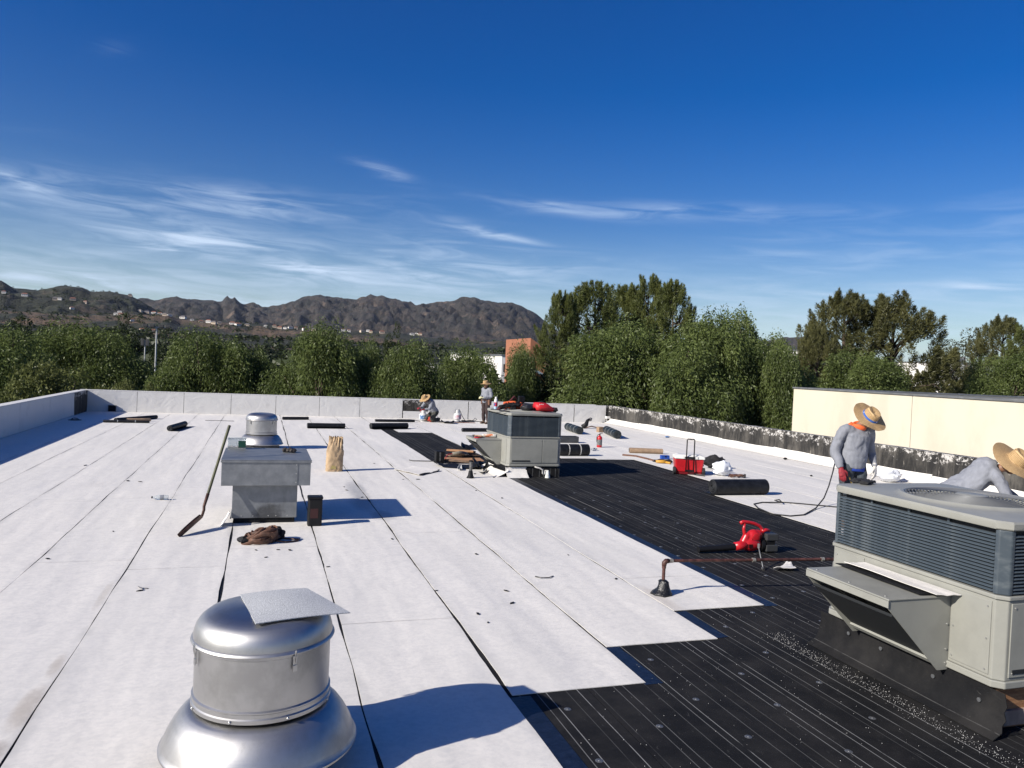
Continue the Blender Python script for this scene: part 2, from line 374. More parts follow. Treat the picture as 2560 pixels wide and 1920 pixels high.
def make_pepper(seed, Hh=9.5, W=8., nl=27, per=330, leaf=None):
    rg = np.random.default_rng(seed); P=[];D=[];L=[];limbs=[]
    lobes = []
    for i in range(nl):
        a = rg.uniform(0, 2*math.pi)+i*2.4; zz = rg.uniform(.30, .93) if i else .95; q = rg.uniform(.55,1)
        rad = W*.5*math.sqrt(max(.015, 1-((zz-.42)/.56)**2))*q*.80
        lobes.append((math.cos(a)*rad, math.sin(a)*rad, zz*Hh, rg.uniform(.75,1.65)))
    for (lx,ly,lz,lr) in lobes:
        n = int(per*lr*lr*.75)+60; th = rg.uniform(0, 2*math.pi, n); ct = rg.uniform(-.25, 1, n); st = np.sqrt(1-ct*ct)
        o = np.stack([st*np.cos(th), st*np.sin(th), ct*.8], 1); p0 = np.array([lx,ly,lz-lr*.5])+o*lr*(rg.uniform(.55,1,n)**.6)[:,None]*(1+.25*np.sin(th*3+lx)[:,None])
        hor = unit(o*[1,1,0]+rg.normal(size=(n,3))*[.35,.35,0]); ln = rg.uniform(.4,1.7,n)**1.25*(.6+.6*lr)
        for t in np.linspace(.02, 1, 7):
            p = p0+hor*(ln*.30*(t-.45*t*t))[:,None]+np.array([0,0,-1.])*(ln*(t**1.5)*.9)[:,None]
            p = p+rg.normal(size=p.shape)*.10
            d = unit(hor*(.85*(1-t)+.15)+np.array([0,0,-1.])*(.25+.9*t)+rg.normal(size=p.shape)*.45)
            P.append(p); D.append(d); L.append(rg.uniform(.10,.23,n))
    P=np.concatenate(P);D=np.concatenate(D);L=np.concatenate(L)
    keep = P[:,2] > .6; P,D,L = P[keep],D[keep],L[keep]
    qd = leaf_quads(P,D,L,L*rg.uniform(.26,.42,len(L)),rg)
    limbs=[([(0,0,0),(.1,.05,Hh*.15),(.05,-.1,Hh*.3)],[.38,.3,.26])]
    for (lx,ly,lz,lr) in lobes[::2]:
        limbs.append(([(.05,-.1,Hh*.28),(lx*.4,ly*.4,Hh*.28+(lz-Hh*.28)*.55),(lx,ly,lz-.2)],[.17,.09,.03]))
    return finish_tree('pepper_tree', qd, leaf or L_PEP, limbs)
def make_pine(seed, Hh=15., W=7., leaf=None, nb=150, dens=1., name='pine_tree', full=.22, tips=1.):
    rg = np.random.default_rng(seed); P=[];D=[];L=[];limbs=[([(0,0,0),(.1,0,Hh*.4),(0,.1,Hh*.75),(0,0,Hh*.95)],[.32,.22,.11,.03])]
    for b in range(nb):
        f = full+(1-full)*rg.random()**.85 if b > 3 else 1-.03*b; env = W*.5*(max(0., 1-((f-.38)/.64)**2)**.62 if f > .38 else .72+.28*f/.38)
        a = rg.uniform(0, 2*math.pi); q = rg.uniform(.45,1)**.5; rad = env*q*rg.uniform(.82,1.08)
        out = np.array([math.cos(a), math.sin(a), 0]); ax = unit(out*(.75-.55*f)+np.array([0,0,.55+.6*f])+rg.normal(size=3)*.16)
        ln = rg.uniform(.7,1.5)*(1+.25*f*tips); rp = rg.uniform(.40,.68); c0 = out*rad+np.array([0,0,f*Hh-ln*.75])
        if b % 5 == 0: limbs.append(([(0,0,max(.5,c0[2]-rad*.5)),tuple(c0*.6+np.array([0,0,c0[2]*.37])),tuple(c0)], [.09,.06,.025]))
        k = int(330*dens*ln*.75); s = rg.random(k); th = rg.uniform(0, 2*math.pi, k)
        u = unit(np.cross(ax, [.3,.9,.2])); v = np.cross(ax, u); rr = rp*(1-s**1.6)*(rg.random(k)**.5)+.03
        rad_v = np.cos(th)[:,None]*u+np.sin(th)[:,None]*v
        P.append(c0+ax*(s*ln)[:,None]+rad_v*rr[:,None]+rg.normal(size=(k,3))*.05); D.append(unit(ax*.9+rad_v*.75+rg.normal(size=(k,3))*.35)); L.append(rg.uniform(.14,.34,k))
    P=np.concatenate(P);D=np.concatenate(D);L=np.concatenate(L)
    qd = leaf_quads(P,D,L,L*rg.uniform(.16,.28,len(L)),rg,3)
    return finish_tree(name, qd, leaf or L_PIN, limbs)
def make_broad(seed, Hh=8., W=7., nl=60, per=330, leaf=None, size=.17, name='broadleaf_tree', lift=.25):
    rg = np.random.default_rng(seed); P=[];D=[];L=[];limbs=[([(0,0,0),(.1,.1,Hh*.35)],[.28,.2])]
    for i in range(nl):
        v = unit(rg.normal(size=3)); q = rg.uniform(.35,1)
        c = np.array([v[0]*W*.43*q, v[1]*W*.43*q, Hh*(lift+(1-lift)*.5)+v[2]*Hh*(1-lift)*.43*q]); r = rg.uniform(.55,1.1)*W/7
        k = int(per*r); o = unit(rg.normal(size=(k,3)))*(rg.uniform(.3,1,k)**.5)[:,None]*r*np.array([1,1,.75])
        P.append(c+o); D.append(unit(o*.9+rg.normal(size=(k,3))*.6+np.array([0,0,-.15]))); L.append(rg.uniform(.7,1.4,k)*size)
        if i % 4 == 0: limbs.append(([(.1,.1,Hh*.33),tuple(c*.6+np.array([0,0,Hh*.12])),tuple(c)],[.12,.07,.02]))
    P=np.concatenate(P);D=np.concatenate(D);L=np.concatenate(L)
    return finish_tree(name, leaf_quads(P,D,L,L*rg.uniform(.42,.62,len(L)),rg), leaf or L_BRD, limbs)
PROTO = {'pep': [make_pepper(s) for s in (1,2,3)], 'pin': [make_pine(11, 15, 7.2, nb=170), make_pine(12, 15, 7.2, nb=150)], 'pbr': [make_pine(21, 14, 9, L_PBR, 210, 1., full=.12), make_pine(22, 14, 9, L_PBR, 190, 1., full=.12)],
         'brd': [make_broad(31)], 'oak': [make_broad(32, 9, 8, 50, 260, L_DRK, .2, 'oak_tree')], 'euc': [make_broad(33, 12, 7, 26, 150, L_EUC, .2, 'eucalyptus_tree', .35)]}
SIZE = {'pep':(9.2,8.2),'pin':(15.,7.2),'pbr':(14.,9.),'brd':(7.9,7.4),'oak':(8.8,8.2),'euc':(11.8,7.)}
used = set()
def plant(kind, px, top, wpx, Y, label, var=0, group=None, gz=None):
    pr = PROTO[kind][var % len(PROTO[kind])]; key = (kind, var % len(PROTO[kind]))
    o = pr if key not in used else copy_tree(pr); used.add(key)
    p = atY(px, top, Y); z0 = GZ if gz is None else gz; h, wd = SIZE[kind]
    sw = wpx*mpp(p)/wd; o.location = (p.x, Y, z0); o.scale = (sw, sw, (p.z-z0)/h); o.rotation_euler.z = rnd.uniform(0, 6.28)
    tag(o, label, {'pep':'tree','pin':'pine','pbr':'pine','brd':'tree','oak':'tree','euc':'tree'}[kind], group); return o
GP = 'trees growing beyond the roof'
for a in [('pep', 20, 822, 400, 44, 'weeping pepper tree behind the left parapet, beside the olive leafed tree', 0),
          ('pep', 215, 812, 400, 50, 'tall weeping pepper tree rising behind the olive leafed tree', 1),
          ('brd', 135, 862, 300, 37, 'olive leafed broadleaf tree by the left end of the back parapet', 0),
          ('brd', 312, 912, 120, 36.5, 'low olive leafed tree just left of the lamp pole', 0),
          ('brd', 378, 922, 70, 37.5, 'small olive leafed bush at the foot of the lamp pole', 0),
          ('pep', 520, 833, 330, 41, 'weeping pepper tree just right of the lamp pole', 2),
          ('pep', 668, 876, 190, 42, 'short weeping pepper tree between two taller ones behind the rear fan', 0),
          ('pep', 808, 815, 310, 39, 'tall weeping pepper tree behind the tan paper sack', 1),
          ('pep', 915, 858, 170, 41, 'narrow weeping pepper tree close beside the tall one behind the sack', 2),
          ('pep', 1015, 848, 240, 38, 'weeping pepper tree behind the bare patch of the back parapet', 0),
          ('pep', 1180, 868, 250, 40, 'weeping pepper tree behind the standing roofer in front of the white building', 1),
          ('pep', 1300, 862, 150, 43, 'weeping pepper tree left of the pines, below the orange gable', 2),
          ('pin', 1408, 735, 150, 50, 'dense dark pine at the left end of the pine group', 0),
          ('pin', 1490, 712, 240, 52, 'broad tall pine with rounded top second in the pine group', 1),
          ('pin', 1570, 718, 190, 56, 'pine with narrow top behind the pine group', 0),
          ('pin', 1625, 695, 150, 54, 'tallest pine with a slim feathery tip', 1),
          ('pin', 1685, 709, 175, 50, 'slim feathery pine at the right end of the pine group', 0),
          ('pep', 1545, 808, 430, 38, 'wide weeping pepper tree with bare limbs in front of the pine group', 2),
          ('pep', 1660, 835, 400, 35, 'lower weeping pepper tree in front of the pine group', 0),
          ('pep', 1785, 790, 340, 36, 'weeping pepper tree right of the feathery pines', 1),
          ('pep', 1885, 778, 330, 37, 'big round weeping pepper tree beside the cream building', 0),
          ('pep', 1940, 850, 210, 34, 'weeping pepper tree hanging beside the corner of the cream building', 2),
          ('pbr', 2115, 735, 280, 60, 'olive brown pine behind the left corner of the cream building', 0),
          ('pbr', 2240, 740, 330, 58, 'widest olive brown pine behind the cream building', 1),
          ('pbr', 2050, 820, 170, 55, 'low olive brown pine at the edge of the cream building', 1),
          ('pep', 2140, 880, 340, 50, 'weeping pepper tree low in front of the brown pines', 2),
          ('euc', 2425, 808, 170, 90, 'sparse eucalyptus above the white building at the far right', 0),
          ('pbr', 2510, 795, 190, 85, 'dark pine behind the white building beside the eucalyptus', 0),
          ('pin', 2570, 815, 150, 75, 'green pine at the far right edge of the grove', 1),
          ('pep', 2525, 885, 280, 55, 'weeping pepper tree hiding part of the white building', 1),
          ('pbr', 2370, 880, 170, 66, 'low brown pine under the widest brown pine', 0),
          ('oak', 995, 815, 90, 78, 'round dark oak rising above the pepper trees', 0),
          ('oak', 70, 800, 200, 90, 'dark oak far behind the left parapet', 0),
          ('oak', 300, 790, 150, 100, 'dark oak behind the olive tree, left of the lamp pole', 0),
          ('oak', 640, 870, 140, 85, 'dark oak peeping between the pepper trees behind the rear fan', 0),
          ('oak', 430, 850, 150, 80, 'dark oak right behind the lamp pole', 0),
          ('oak', 930, 885, 150, 95, 'dark oak low behind the narrow pepper tree', 0),
          ('oak', 1120, 900, 150, 60, 'dark oak in front of the distant white building', 0),
          ('oak', 1450, 820, 220, 60, 'dark oak among the trunks of the pine group', 0),
          ('oak', 1720, 800, 220, 60, 'dark oak filling the gap right of the pine group', 0),
          ('oak', 1400, 890, 240, 44, 'dark oak low at the foot of the pine group', 0),
          ('oak', 1980, 900, 200, 52, 'dark oak low behind the cream building corner', 0)]:
    plant(*a[:6], a[6], GP)

# far wood and shrubs: nobody could count these
def clumps(name, spots, tris, mat_, seed):
    rg = np.random.default_rng(seed); Q = []
    for (x,y,z,sx,sz) in spots:
        n = tris; v = unit(rg.normal(size=(n,3))); v[:,2] = np.abs(v[:,2])*1.1-.12
        p = np.array([x,y,z])+v*(rg.uniform(.75,1.05,n))[:,None]*np.array([sx,sx,sz])
        d = unit(np.cross(v, rg.normal(size=(n,3)))+v*.35)
        Q.append(leaf_quads(p, d, np.full(n, sx*.62), np.full(n, sx*.55), rg, 3))
    Q = np.concatenate(Q)
    o = quick(name, Q.reshape(-1,3), np.arange(len(Q)*3).reshape(-1,3), mat_); o['kind'] = 'stuff'; return o
sp = []
for i in range(1500):
    a = R(rnd.uniform(-25, 55)); r = 85+rnd.random()**1.3*430
    x, y = r*math.sin(a), r*math.cos(a); s = rnd.uniform(2.2,4.2); z = terrain_z(x,y)
    sp.append((x,y,z+.2,s,rnd.uniform(1.5,2.4)*s*.95))
tag(clumps('distant_wood', sp, 46, L_DRK, 5), 'dark far wood filling the valley behind the pepper trees', 'wood')
sp = []
for i in range(7000):
    a = R(rnd.uniform(-24, 40)); r = 420*math.exp(rnd.random()*1.45)
    x, y = r*math.sin(a), r*math.cos(a)
    if nz((x,y,0), .006, 3.)+(.35 if a < R(-6) else 0) < rnd.uniform(-.35,.3) : continue
    s = rnd.uniform(1.7,3.8); sp.append((x,y,terrain_z(x,y)+.2,s,s*rnd.uniform(.8,1.3)))
tag(clumps('hillside_shrubs', sp, 18, L_DRK, 6), 'dark shrubs and oaks dotted over the lower hillsides', 'shrubs')

# houses on the far hillside
HW = [mat('house_white', (.68,.65,.60), .8), mat('house_cream', (.55,.45,.34), .8), mat('house_tan', (.42,.34,.27), .8)]
HR = [mat('roof_clay', (.20,.085,.05), .85), mat('roof_grey', (.13,.12,.12), .85)]; HG = mat('far_window', (.03,.035,.045), .2)
spots = [(10,735),(62,741),(138,752),(150,750),(182,755),(214,760),(290,788),(300,784),(302,791),(330,806),(350,782),(368,784),(385,786),(400,787),(412,790),(424,791),(355,828),(384,830),(458,797),(480,802),(502,806),(522,808),(535,810),(548,811),(581,811),(595,814),(618,815),(664,819),(686,819),(700,822),(713,822),(726,822),(740,824),(760,826),(786,827),(845,829),(858,829),(872,830),(905,831),(920,830),(927,832),(955,834),(1030,838),(1042,837),(1050,839),(180,775),(325,741)]
for i, (x, y) in enumerate(spots):
    p = hillpt(x, y)
    if not p: continue
    s = p.y*1.05/1920; wd = rnd.uniform(7,13)*s*.95; dp = wd*.8; h = rnd.uniform(3.2,5.2)*s*.95
    hm = HW[[0,0,1,0,1,2][i % 6]]; rm = HR[(i//2) % 2]
    hs = thing('hillside_house', 'small %s house with %s roof on the far hillside' % (['white','cream','tan'][HW.index(hm)], ['clay red','grey'][HR.index(rm)]), 'house', (p.x,p.y,terrain_z(p.x,p.y)-.6), rnd.uniform(-.5,.5), 'houses dotted over the far hillside')
    MB().box((-wd/2,-dp/2,0),(wd/2,dp/2,h+.6)).build('wall', hm, hs)
    z = h+.62; rf = .28*dp
    MB().add([(-wd*.55,-dp*.56,z),(wd*.55,-dp*.56,z),(wd*.55,dp*.56,z),(-wd*.55,dp*.56,z),(-wd*.3,0,z+rf),(wd*.3,0,z+rf)],[(0,1,5,4),(1,2,5),(2,3,4,5),(3,0,4),(3,2,1,0)]).build('roof', rm, hs)
    for k in range(3): MB().box((wd*(-.34+k*.27),-dp/2-.05,h*.35+.6),(wd*(-.2+k*.27),-dp/2-.02,h*.72+.6)).build('window', HG, hs)

# ------------------------------------------------------------------ the roof we stand on
X0, X1, Y1, PH = -6.02, 14.82, 31.4, .77
m = NT('cap_sheet_white')
sp_ = m.noise(420, 2, .5); md = m.noise(26, 6, .7); bigd = m.noise(.55, 6, .62, m.map((1,.28,1))); st_ = m.noise(3.2, 7, .72, m.map((1,.45,1)), 1.2)
scr = m.noise(9, 5, .7, m.map((.35,3.2,1)))
c = m.mix(m.ramp(sp_, .30, .62), (.59,.562,.515), (.83,.79,.725)); gen = m.xyz(m.tc.outputs['Generated'])[0]; oi = m.t.nodes.new('ShaderNodeObjectInfo'); c = m.mix(m.math('MULTIPLY', oi.outputs['Random'], .22), c, (.60,.59,.56)); mott = m.noise(7.5, 7, .72); c = m.mix(m.ramp(mott, .44, .66, 0, .30), c, (.50,.49,.465)); lap = m.math('MAXIMUM', m.ramp(gen, .10, .02), m.ramp(gen, .93, .985)); c = m.mix(m.math('MULTIPLY', lap, m.ramp(m.noise(2.1, 6, .7, m.map((1,.6,1))), .40, .62, .05, .5)), c, (.47,.455,.42))
c = m.mix(m.math('MULTIPLY', m.ramp(md, .42, .62), .34), c, (.52,.51,.49))
c = m.mix(m.math('MULTIPLY', m.ramp(bigd, .44, .66), .40), c, (.56,.545,.51))
c = m.mix(m.math('MULTIPLY', m.ramp(st_, .60, .74), .34), c, (.46,.44,.405))
c = m.mix(m.math('MULTIPLY', m.ramp(scr, .645, .72), .42), c, (.30,.29,.275))
und = m.noise(1.1, 3, .5, m.map((1,.22,1)))
# soot patch by the sack, brown run-off stains along one lap, each with its own outline
px3 = m.xyz()
def blot(cx, cy, rx, ry, ns, a=.25, b=.8):
    dx = m.math('DIVIDE', m.math('SUBTRACT', px3[0], cx), rx); dy = m.math('DIVIDE', m.math('SUBTRACT', px3[1], cy), ry)
    q = m.math('ADD', m.math('MULTIPLY', dx, dx), m.math('MULTIPLY', dy, dy))
    return m.ramp(m.math('SUBTRACT', m.math('ADD', m.math('SUBTRACT', 1, q), m.math('MULTIPLY', ns, 1.5)), .75), a, b)
rag = m.math('ADD', m.math('MULTIPLY', st_, .45), m.math('MULTIPLY', m.noise(17, 8, .8, m.map((1,.6,1))), .55))
for (x_, y_, rx, ry, k, cl) in [(1.66,13.6,.22,1.5,.62,(.22,.23,.25)),(1.60,12.4,.25,.9,.5,(.24,.25,.26)),(1.78,11.4,.24,.5,.5,(.2,.21,.23)),(-1.34,5.5,.10,.45,.5,(.27,.215,.16)),(-1.33,6.2,.06,.3,.5,(.3,.25,.2)),(-1.33,7.9,.05,.6,.35,(.36,.31,.25)),(-1.36,4.9,.1,.22,.6,(.2,.16,.13)),(3.95,6.9,.12,.6,.35,(.45,.38,.30)),(-2.6,14.4,.3,.5,.2,(.4,.38,.36)),(.0,15.5,.5,3.,.16,(.45,.44,.42)),(2.4,9,.5,2.,.12,(.5,.48,.44))]:
    c = m.mix(m.math('MULTIPLY', blot(x_, y_, rx, ry, rag, .1, 1.1), k), c, cl)
m.done(c, .88, m.bump(und, .8, .06, m.bump(sp_, .35, .003)))
m = NT('base_sheet_black')
p3 = m.xyz(); wob = m.noise(.8, 3, .5, m.map((1,.25,1)))
xx = m.math('ADD', m.math('MULTIPLY', p3[0], 1/.118), m.math('MULTIPLY', wob, .55))
idn = m.t.nodes.new('ShaderNodeTexWhiteNoise'); idn.noise_dimensions = '1D'; m.t.links.new(m.math('FLOOR', xx), idn.inputs['W'])
id2 = m.t.nodes.new('ShaderNodeTexWhiteNoise'); id2.noise_dimensions = '1D'; m.t.links.new(m.math('ADD', m.math('FLOOR', xx), 31.7), id2.inputs['W'])
fl = m.math('ABSOLUTE', m.math('SUBTRACT', m.math('FRACT', xx), m.math('ADD', .5, m.math('MULTIPLY', m.math('SUBTRACT', id2.outputs['Value'], .5), .75))))
brk = m.noise(2.2, 6, .75, m.map((9,1,1)))
line = m.math('MULTIPLY', m.ramp(fl, .040, .012), m.math('MULTIPLY', m.ramp(brk, .34, .50), m.ramp(idn.outputs['Value'], .1, .7, .2, 1)))
dust = m.noise(1.6, 7, .7); gr = m.noise(260, 2)
c = m.mix(m.ramp(dust, .35, .72), (.0085,.0088,.0100), (.024,.023,.0225))
c = m.mix(m.math('MULTIPLY', m.ramp(gr, .64, .76), .25), c, (.10,.10,.096))
scuff = m.noise(14, 6, .75, m.map((1.4,.35,1)), .6)
c = m.mix(m.math('MULTIPLY', m.ramp(scuff, .62, .72), .5), c, (.10,.098,.092))
c = m.mix(m.math('MULTIPLY', line, .62), c, (.36,.36,.345))
m.done(c, .82, m.bump(m.noise(90, 3), .35, .004)); m.b.inputs['Specular IOR Level'].default_value = .12
BITU = mat('bitumen', (.009,.0095,.011), .6, spec=.2, var=.4, vscale=30, bump=.5, bscale=60)
SELV = mat('selvage_film', (.007,.011,.024), .42, var=.35, vscale=12, bump=.3, bscale=30)
WHITE, BLACK = MATS['cap_sheet_white'], MATS['base_sheet_black']
deck = struct(MB().box((X0-.25,-7,-.35),(X1+.25,Y1+.25,0)).build('roof_deck', BITU))
def edge(x, y, k): return x+.020*nz((x*3+k, y*.35, 0))+.010*nz((x, y*1.3, k))
def gapw(x, y): return (.5 if x < -.8 else 1)*max(.003, .010+.014*nz((x*5, y*.8, 2.))+.006*nz((x*2, y*5, 7.)))
def sheet(xa, xb, ya, yb, z, th, name, mt, wavy=True, end=0.0, lift=None):
    n = max(2, int((yb-ya)/.18)); mb = MB(); nx = 5
    def f(u, v):
        y = ya+(yb-ya)*v; a = edge(xa,y,0)+gapw(xa,y); b = edge(xb,y,0)-gapw(xb,y)
        if not wavy: a, b = xa, xb
        x = a+(b-a)*u; yy = y+(end*nz((x*3, ya, 1.)) if v == 0 else 0)
        return (x, yy, z+.0025*nz((x*2, y*.6, 4.))*(0 if u in (0,1) else 1))
    mb.grid(f, nx, n); top = list(mb.v)
    ring = [j*nx for j in range(n)]+[(n-1)*nx+i for i in range(1,nx)]+[j*nx+nx-1 for j in range(n-2,-1,-1)]+[i for i in range(nx-2,0,-1)]
    o = len(mb.v); mb.v += [(top[i][0], top[i][1], z-th) for i in ring]; L_ = len(ring)
    mb.f += [(ring[i], ring[(i+1)%L_], o+(i+1)%L_, o+i) for i in range(L_)]; mb.m += [0]*L_
    ob = mb.build(name, mt, deck, smooth=30); return ob
XS = [X0+.02, -4.79, -4.05, -3.16, -2.22, -1.28, -.30, .72, 1.74, 2.80, 3.88, 4.94]
yj = lambda px, py: G(px, py).y
cuts = {0:[9,20.5], 1:[12,24.2], 2:[16.5,20.2], 3:[yj(160,1253),22.3], 4:[9.2,yj(300,1246)], 5:[yj(440,1422),14.2,20.1], 6:[yj(560,1385)+.2,22.5], 7:[yj(1000,1555),17.8], 8:[10.2,19.3], 9:[13.9,22.0], 10:[yj(1600,1447)]}
start = {8:5.03, 9:5.76, 10:6.53}; stop = {10:17.25}
TOPZ = .0095
for i in range(len(XS)-1):
    ys = [start.get(i,-6.5)]+[c_ for c_ in cuts.get(i,[]) if c_ > start.get(i,-6.5)]+[stop.get(i, Y1-.02)]
    for a, b in zip(ys[:-1], ys[1:]):
        sheet(XS[i], XS[i+1], a+.005, b-.005, TOPZ, .0055, 'cap_sheet', WHITE, True, .012)
for (xa, xb, ya, yb) in [(3.88,4.30,26.15,Y1-.02),(4.30,5.42,25.0,Y1-.02),(5.42,6.44,18.9,Y1-.02),(6.44,7.42,18.62,Y1-.02),(7.42,8.38,18.42,Y1-.02),(8.38,9.40,18.22,Y1-.02),(8.38,9.40,-6.5,12.85),
        (9.40,10.44,-6.5,9.6),(9.40,10.44,9.6,20.1),(9.40,10.44,20.1,Y1-.02),(10.44,11.48,-6.5,15.2),(10.44,11.48,15.2,Y1-.02),(11.48,12.52,-6.5,11.1),(11.48,12.52,11.1,23.4),(11.48,12.52,23.4,Y1-.02),(12.52,13.56,-6.5,18.3),(12.52,13.56,18.3,Y1-.02),(13.56,14.52,-6.5,13.3),(13.56,14.52,13.3,Y1-.02)]:
    sheet(xa, xb, ya, yb-.008, TOPZ, .0055, 'cap_sheet', WHITE, True, .012)
for k in range(8):          # black base sheets, a metre wide, still uncovered
    xa = 1.30+k*1.02; sheet(xa, xa+1.012, -6.5, 18.75, .0035, .003, 'base_sheet', BLACK, False)
sheet(3.80, 5.46, 17.0, 26.3, .0062, .003, 'base_sheet', BLACK, False)
for (xa, ya, yb) in [(1.78,-6.5,5.0),(2.82,5.0,5.76),(3.90,5.78,6.50),(4.97,6.5,17.3)]:   # dark film selvage beside each white sheet end
    mb = MB(); n = int((yb-ya)/.12)+2
    mb.grid(lambda u, v: (edge(xa-.05,ya+(yb-ya)*v,0)+u*(.15+.02*nz((xa,v*9,3))), ya+(yb-ya)*v, .0068), 2, n); mb.build('selvage', SELV, deck)
# round metal fastener plates on the black sheets
FAST = mat('fastener_plate', (.17,.175,.18), .5, .6, var=.2, vscale=60)
fm = MB().lathe([(0,.004),(.009,.004),(.010,.002),(.023,.0015),(.025,0)], 14)
f0 = fm.build('fastener', FAST, deck, smooth=True); k = 0
for ix in range(9):
    for iy in range(18):
        x = 2.02+ix*.52+rnd.uniform(-.05,.05); y = 2.3+iy*.62+(ix % 2)*.3+rnd.uniform(-.12,.12)
        if x < 2.86 and y > 4.9 or x < 3.94 and y > 5.65 or x < 5.0 and y > 6.4 or (4.5 < x < 6.2 and 3.4 < y < 5.8) or x > 6.4: continue
        o = f0 if k == 0 else f0.copy()
        if k: col.objects.link(o)
        o.location = (x, y, .0042); k += 1
# spilt white granules
rg = np.random.default_rng(4); P = []
for i in range(1450):
    if i < 800: t = rg.random(); x = 4.47+rg.normal()*.06-.02*t; y = 3.3+2.5*t; 
    elif i < 1250: x = rg.uniform(1.9,6.5); y = rg.uniform(3.2,6.4)
    else: x = rg.uniform(5,8.3); y = rg.uniform(6.5,11)
    if x < 2.86 and y > 4.95 or x < 3.94 and y > 5.7 or x < 5.0 and y > 6.45: continue
    P.append((x,y,.0085))
P = np.array(P); n = len(P); s = rg.uniform(.0012,.0032,n)[:,None]
tv = np.array([(1,0,-.5),(-.5,.87,-.5),(-.5,-.87,-.5),(0,0,.8)]); V = P[:,None,:]+tv[None]*s[:,:,None]
a = rg.uniform(0,6.28,n); F = (np.arange(n)[:,None,None]*4+np.array([(0,1,3),(1,2,3),(2,0,3)])[None]).reshape(-1,3)
go = quick('spilt_granules', V.reshape(-1,3), F, mat('granule', (.62,.61,.58), .9)); go['kind'] = 'stuff'
tag(go, 'white roofing granules spilt over the black sheet beside the large rooftop unit', 'granules')

# ------------------------------------------------------------------ parapet walls
m = NT('tarred_concrete')
q3 = m.xyz(); zz = m.math('DIVIDE', q3[2], PH)
lf = m.noise(.9, 5, .6); strk = m.math('ADD', m.math('MULTIPLY', m.noise(2.2, 9, .78, m.map((1.7,1.7,.35)), .5), .6), m.math('MULTIPLY', lf, .4)); pat = m.noise(2.6, 8, .72, m.map((1,1,1.6)), .8); pat2 = m.noise(9, 7, .75)
c = m.mix(m.ramp(strk, .44, .64), (.012,.0115,.011), (.090,.083,.072))
c = m.mix(m.math('MULTIPLY', m.ramp(m.noise(7, 6, .7, m.map((1.3,1.3,.16), (3,1,0)), .4), .62, .70), .5), c, (.34,.31,.26))
topw = m.math('MULTIPLY', m.ramp(m.math('ADD', zz, m.math('MULTIPLY', m.math('SUBTRACT', pat, .5), 1.7)), .78, .92), m.ramp(pat2, .48, .56))
c = m.mix(m.math('MULTIPLY', topw, .9), c, (.55,.53,.50))
m.done(c, .92, m.bump(m.math('ADD', pat2, m.math('MULTIPLY', strk, 1.2)), .8, .02))
TAR = MATS['tarred_concrete']
m = NT('flashing_white')
a_ = m.noise(2.3, 6, .65); b_ = m.noise(160, 2)
c = m.mix(m.ramp(b_, .3, .65), (.53,.522,.505), (.63,.62,.60)); c = m.mix(m.math('MULTIPLY', m.ramp(a_, .52, .72), .35), c, (.42,.405,.38))
m.done(c, .85, m.bump(m.noise(1.6, 4, .55, m.map((1,1,1.4)), 1.6), .45, .04, m.bump(b_, .2, .003)))
FLASH = MATS['flashing_white']; EDGEBLK = mat('flashing_black_edge', (.015,.015,.016), .7)
COPE = mat('grey_coping', (.16,.165,.17), .5, .2, var=.15, vscale=3)
def panel(parent, axis, a, b, off, z0, z1, lean=0., seed=0., name='flashing_panel', amp=.004, mt=None, prof_=None):
    """a sheet of membrane dressed up the wall; axis 'x' runs along the back wall, 'y' along the side walls"""
    mb = MB()
    def f(u, v):
        s = a+(b-a)*u; z = z0+(z1-z0)*v
        d = amp*(nz((s*1.6, z*2.2, seed))+.7*nz((s*4, z*3, seed+3)))+.006*max(0,1-v*5)
        if v == 1: d = .0
        s2 = s
        return (s2, off-.010-d-lean*(1-v), z) if axis == 'x' else ((off+(.010+d+lean*(1-v))), s2, z) if axis == 'y+' else ((off-(.018+d+lean*(1-v))), s2, z)
    mb.grid(f, 15, 9); o = mb.build(name, mt or FLASH, parent, smooth=25, solid=.006); return o
wb = thing('parapet_wall', 'low back parapet dressed in white membrane panels with one bare dark patch', 'wall', (0,0,0))
MB().box((X0-.25,Y1,-.3),(X1+.25,Y1+.25,PH)).build('wall_core', TAR, wb)
MB().box((X0-.26,Y1-.012,PH+.002),(X1-.6,Y1+.26,PH+.022)).build('coping', FLASH, wb, bevel=.006)
bx = lambda px: atY(px, 1000, Y1).x
pb = [218,343,460,578,690,799,900,1007]
for k, (a, b) in enumerate(zip(pb[:-1], pb[1:])): panel(wb, 'x', bx(a)+.007, bx(b)-.007, Y1-.0025*(k % 2), .012, PH, .01, 2.)
panel(wb, 'x', bx(1007)+.03, bx(1083)+.2, Y1, .012, .30, .03, 20., 'base_flashing')
for k, (a, b) in enumerate([(1071,1171),(1172,1290),(1292,1370),(1371,1436),(1437,1516)]): panel(wb, 'x', bx(a)+.007, bx(b)-.007, Y1-.0025*(k % 2), .012, PH, .01, 31., amp=.007)
panel(wb, 'x', bx(1516)+.02, X1-.02, Y1, .012, .22, .05, 50., 'base_flashing')
panel(wb, 'x', X0+.03, bx(218)-.02, Y1, .012, .20, .08, 60., 'base_flashing')
wl = thing('parapet_wall', 'shaded left parapet covered in smooth white membrane', 'wall', (0,0,0))
MB().box((X0-.25,-7,-.3),(X0,Y1-.002,PH)).build('wall_core', TAR, wl)
MB().box((X0-.26,-7,PH+.002),(X0+.015,Y1-.5,PH+.026)).build('coping', FLASH, wl, bevel=.006)
ly = [atX(px, 1000, X0).y for px in (49,89,124,157,184)]
pl = [-7.,-5.,-2.,1.,4.,7.,10.,12.5,15.,17.5,20.]+[min(v, Y1-.3) for v in sorted(ly) if v > 20.5]
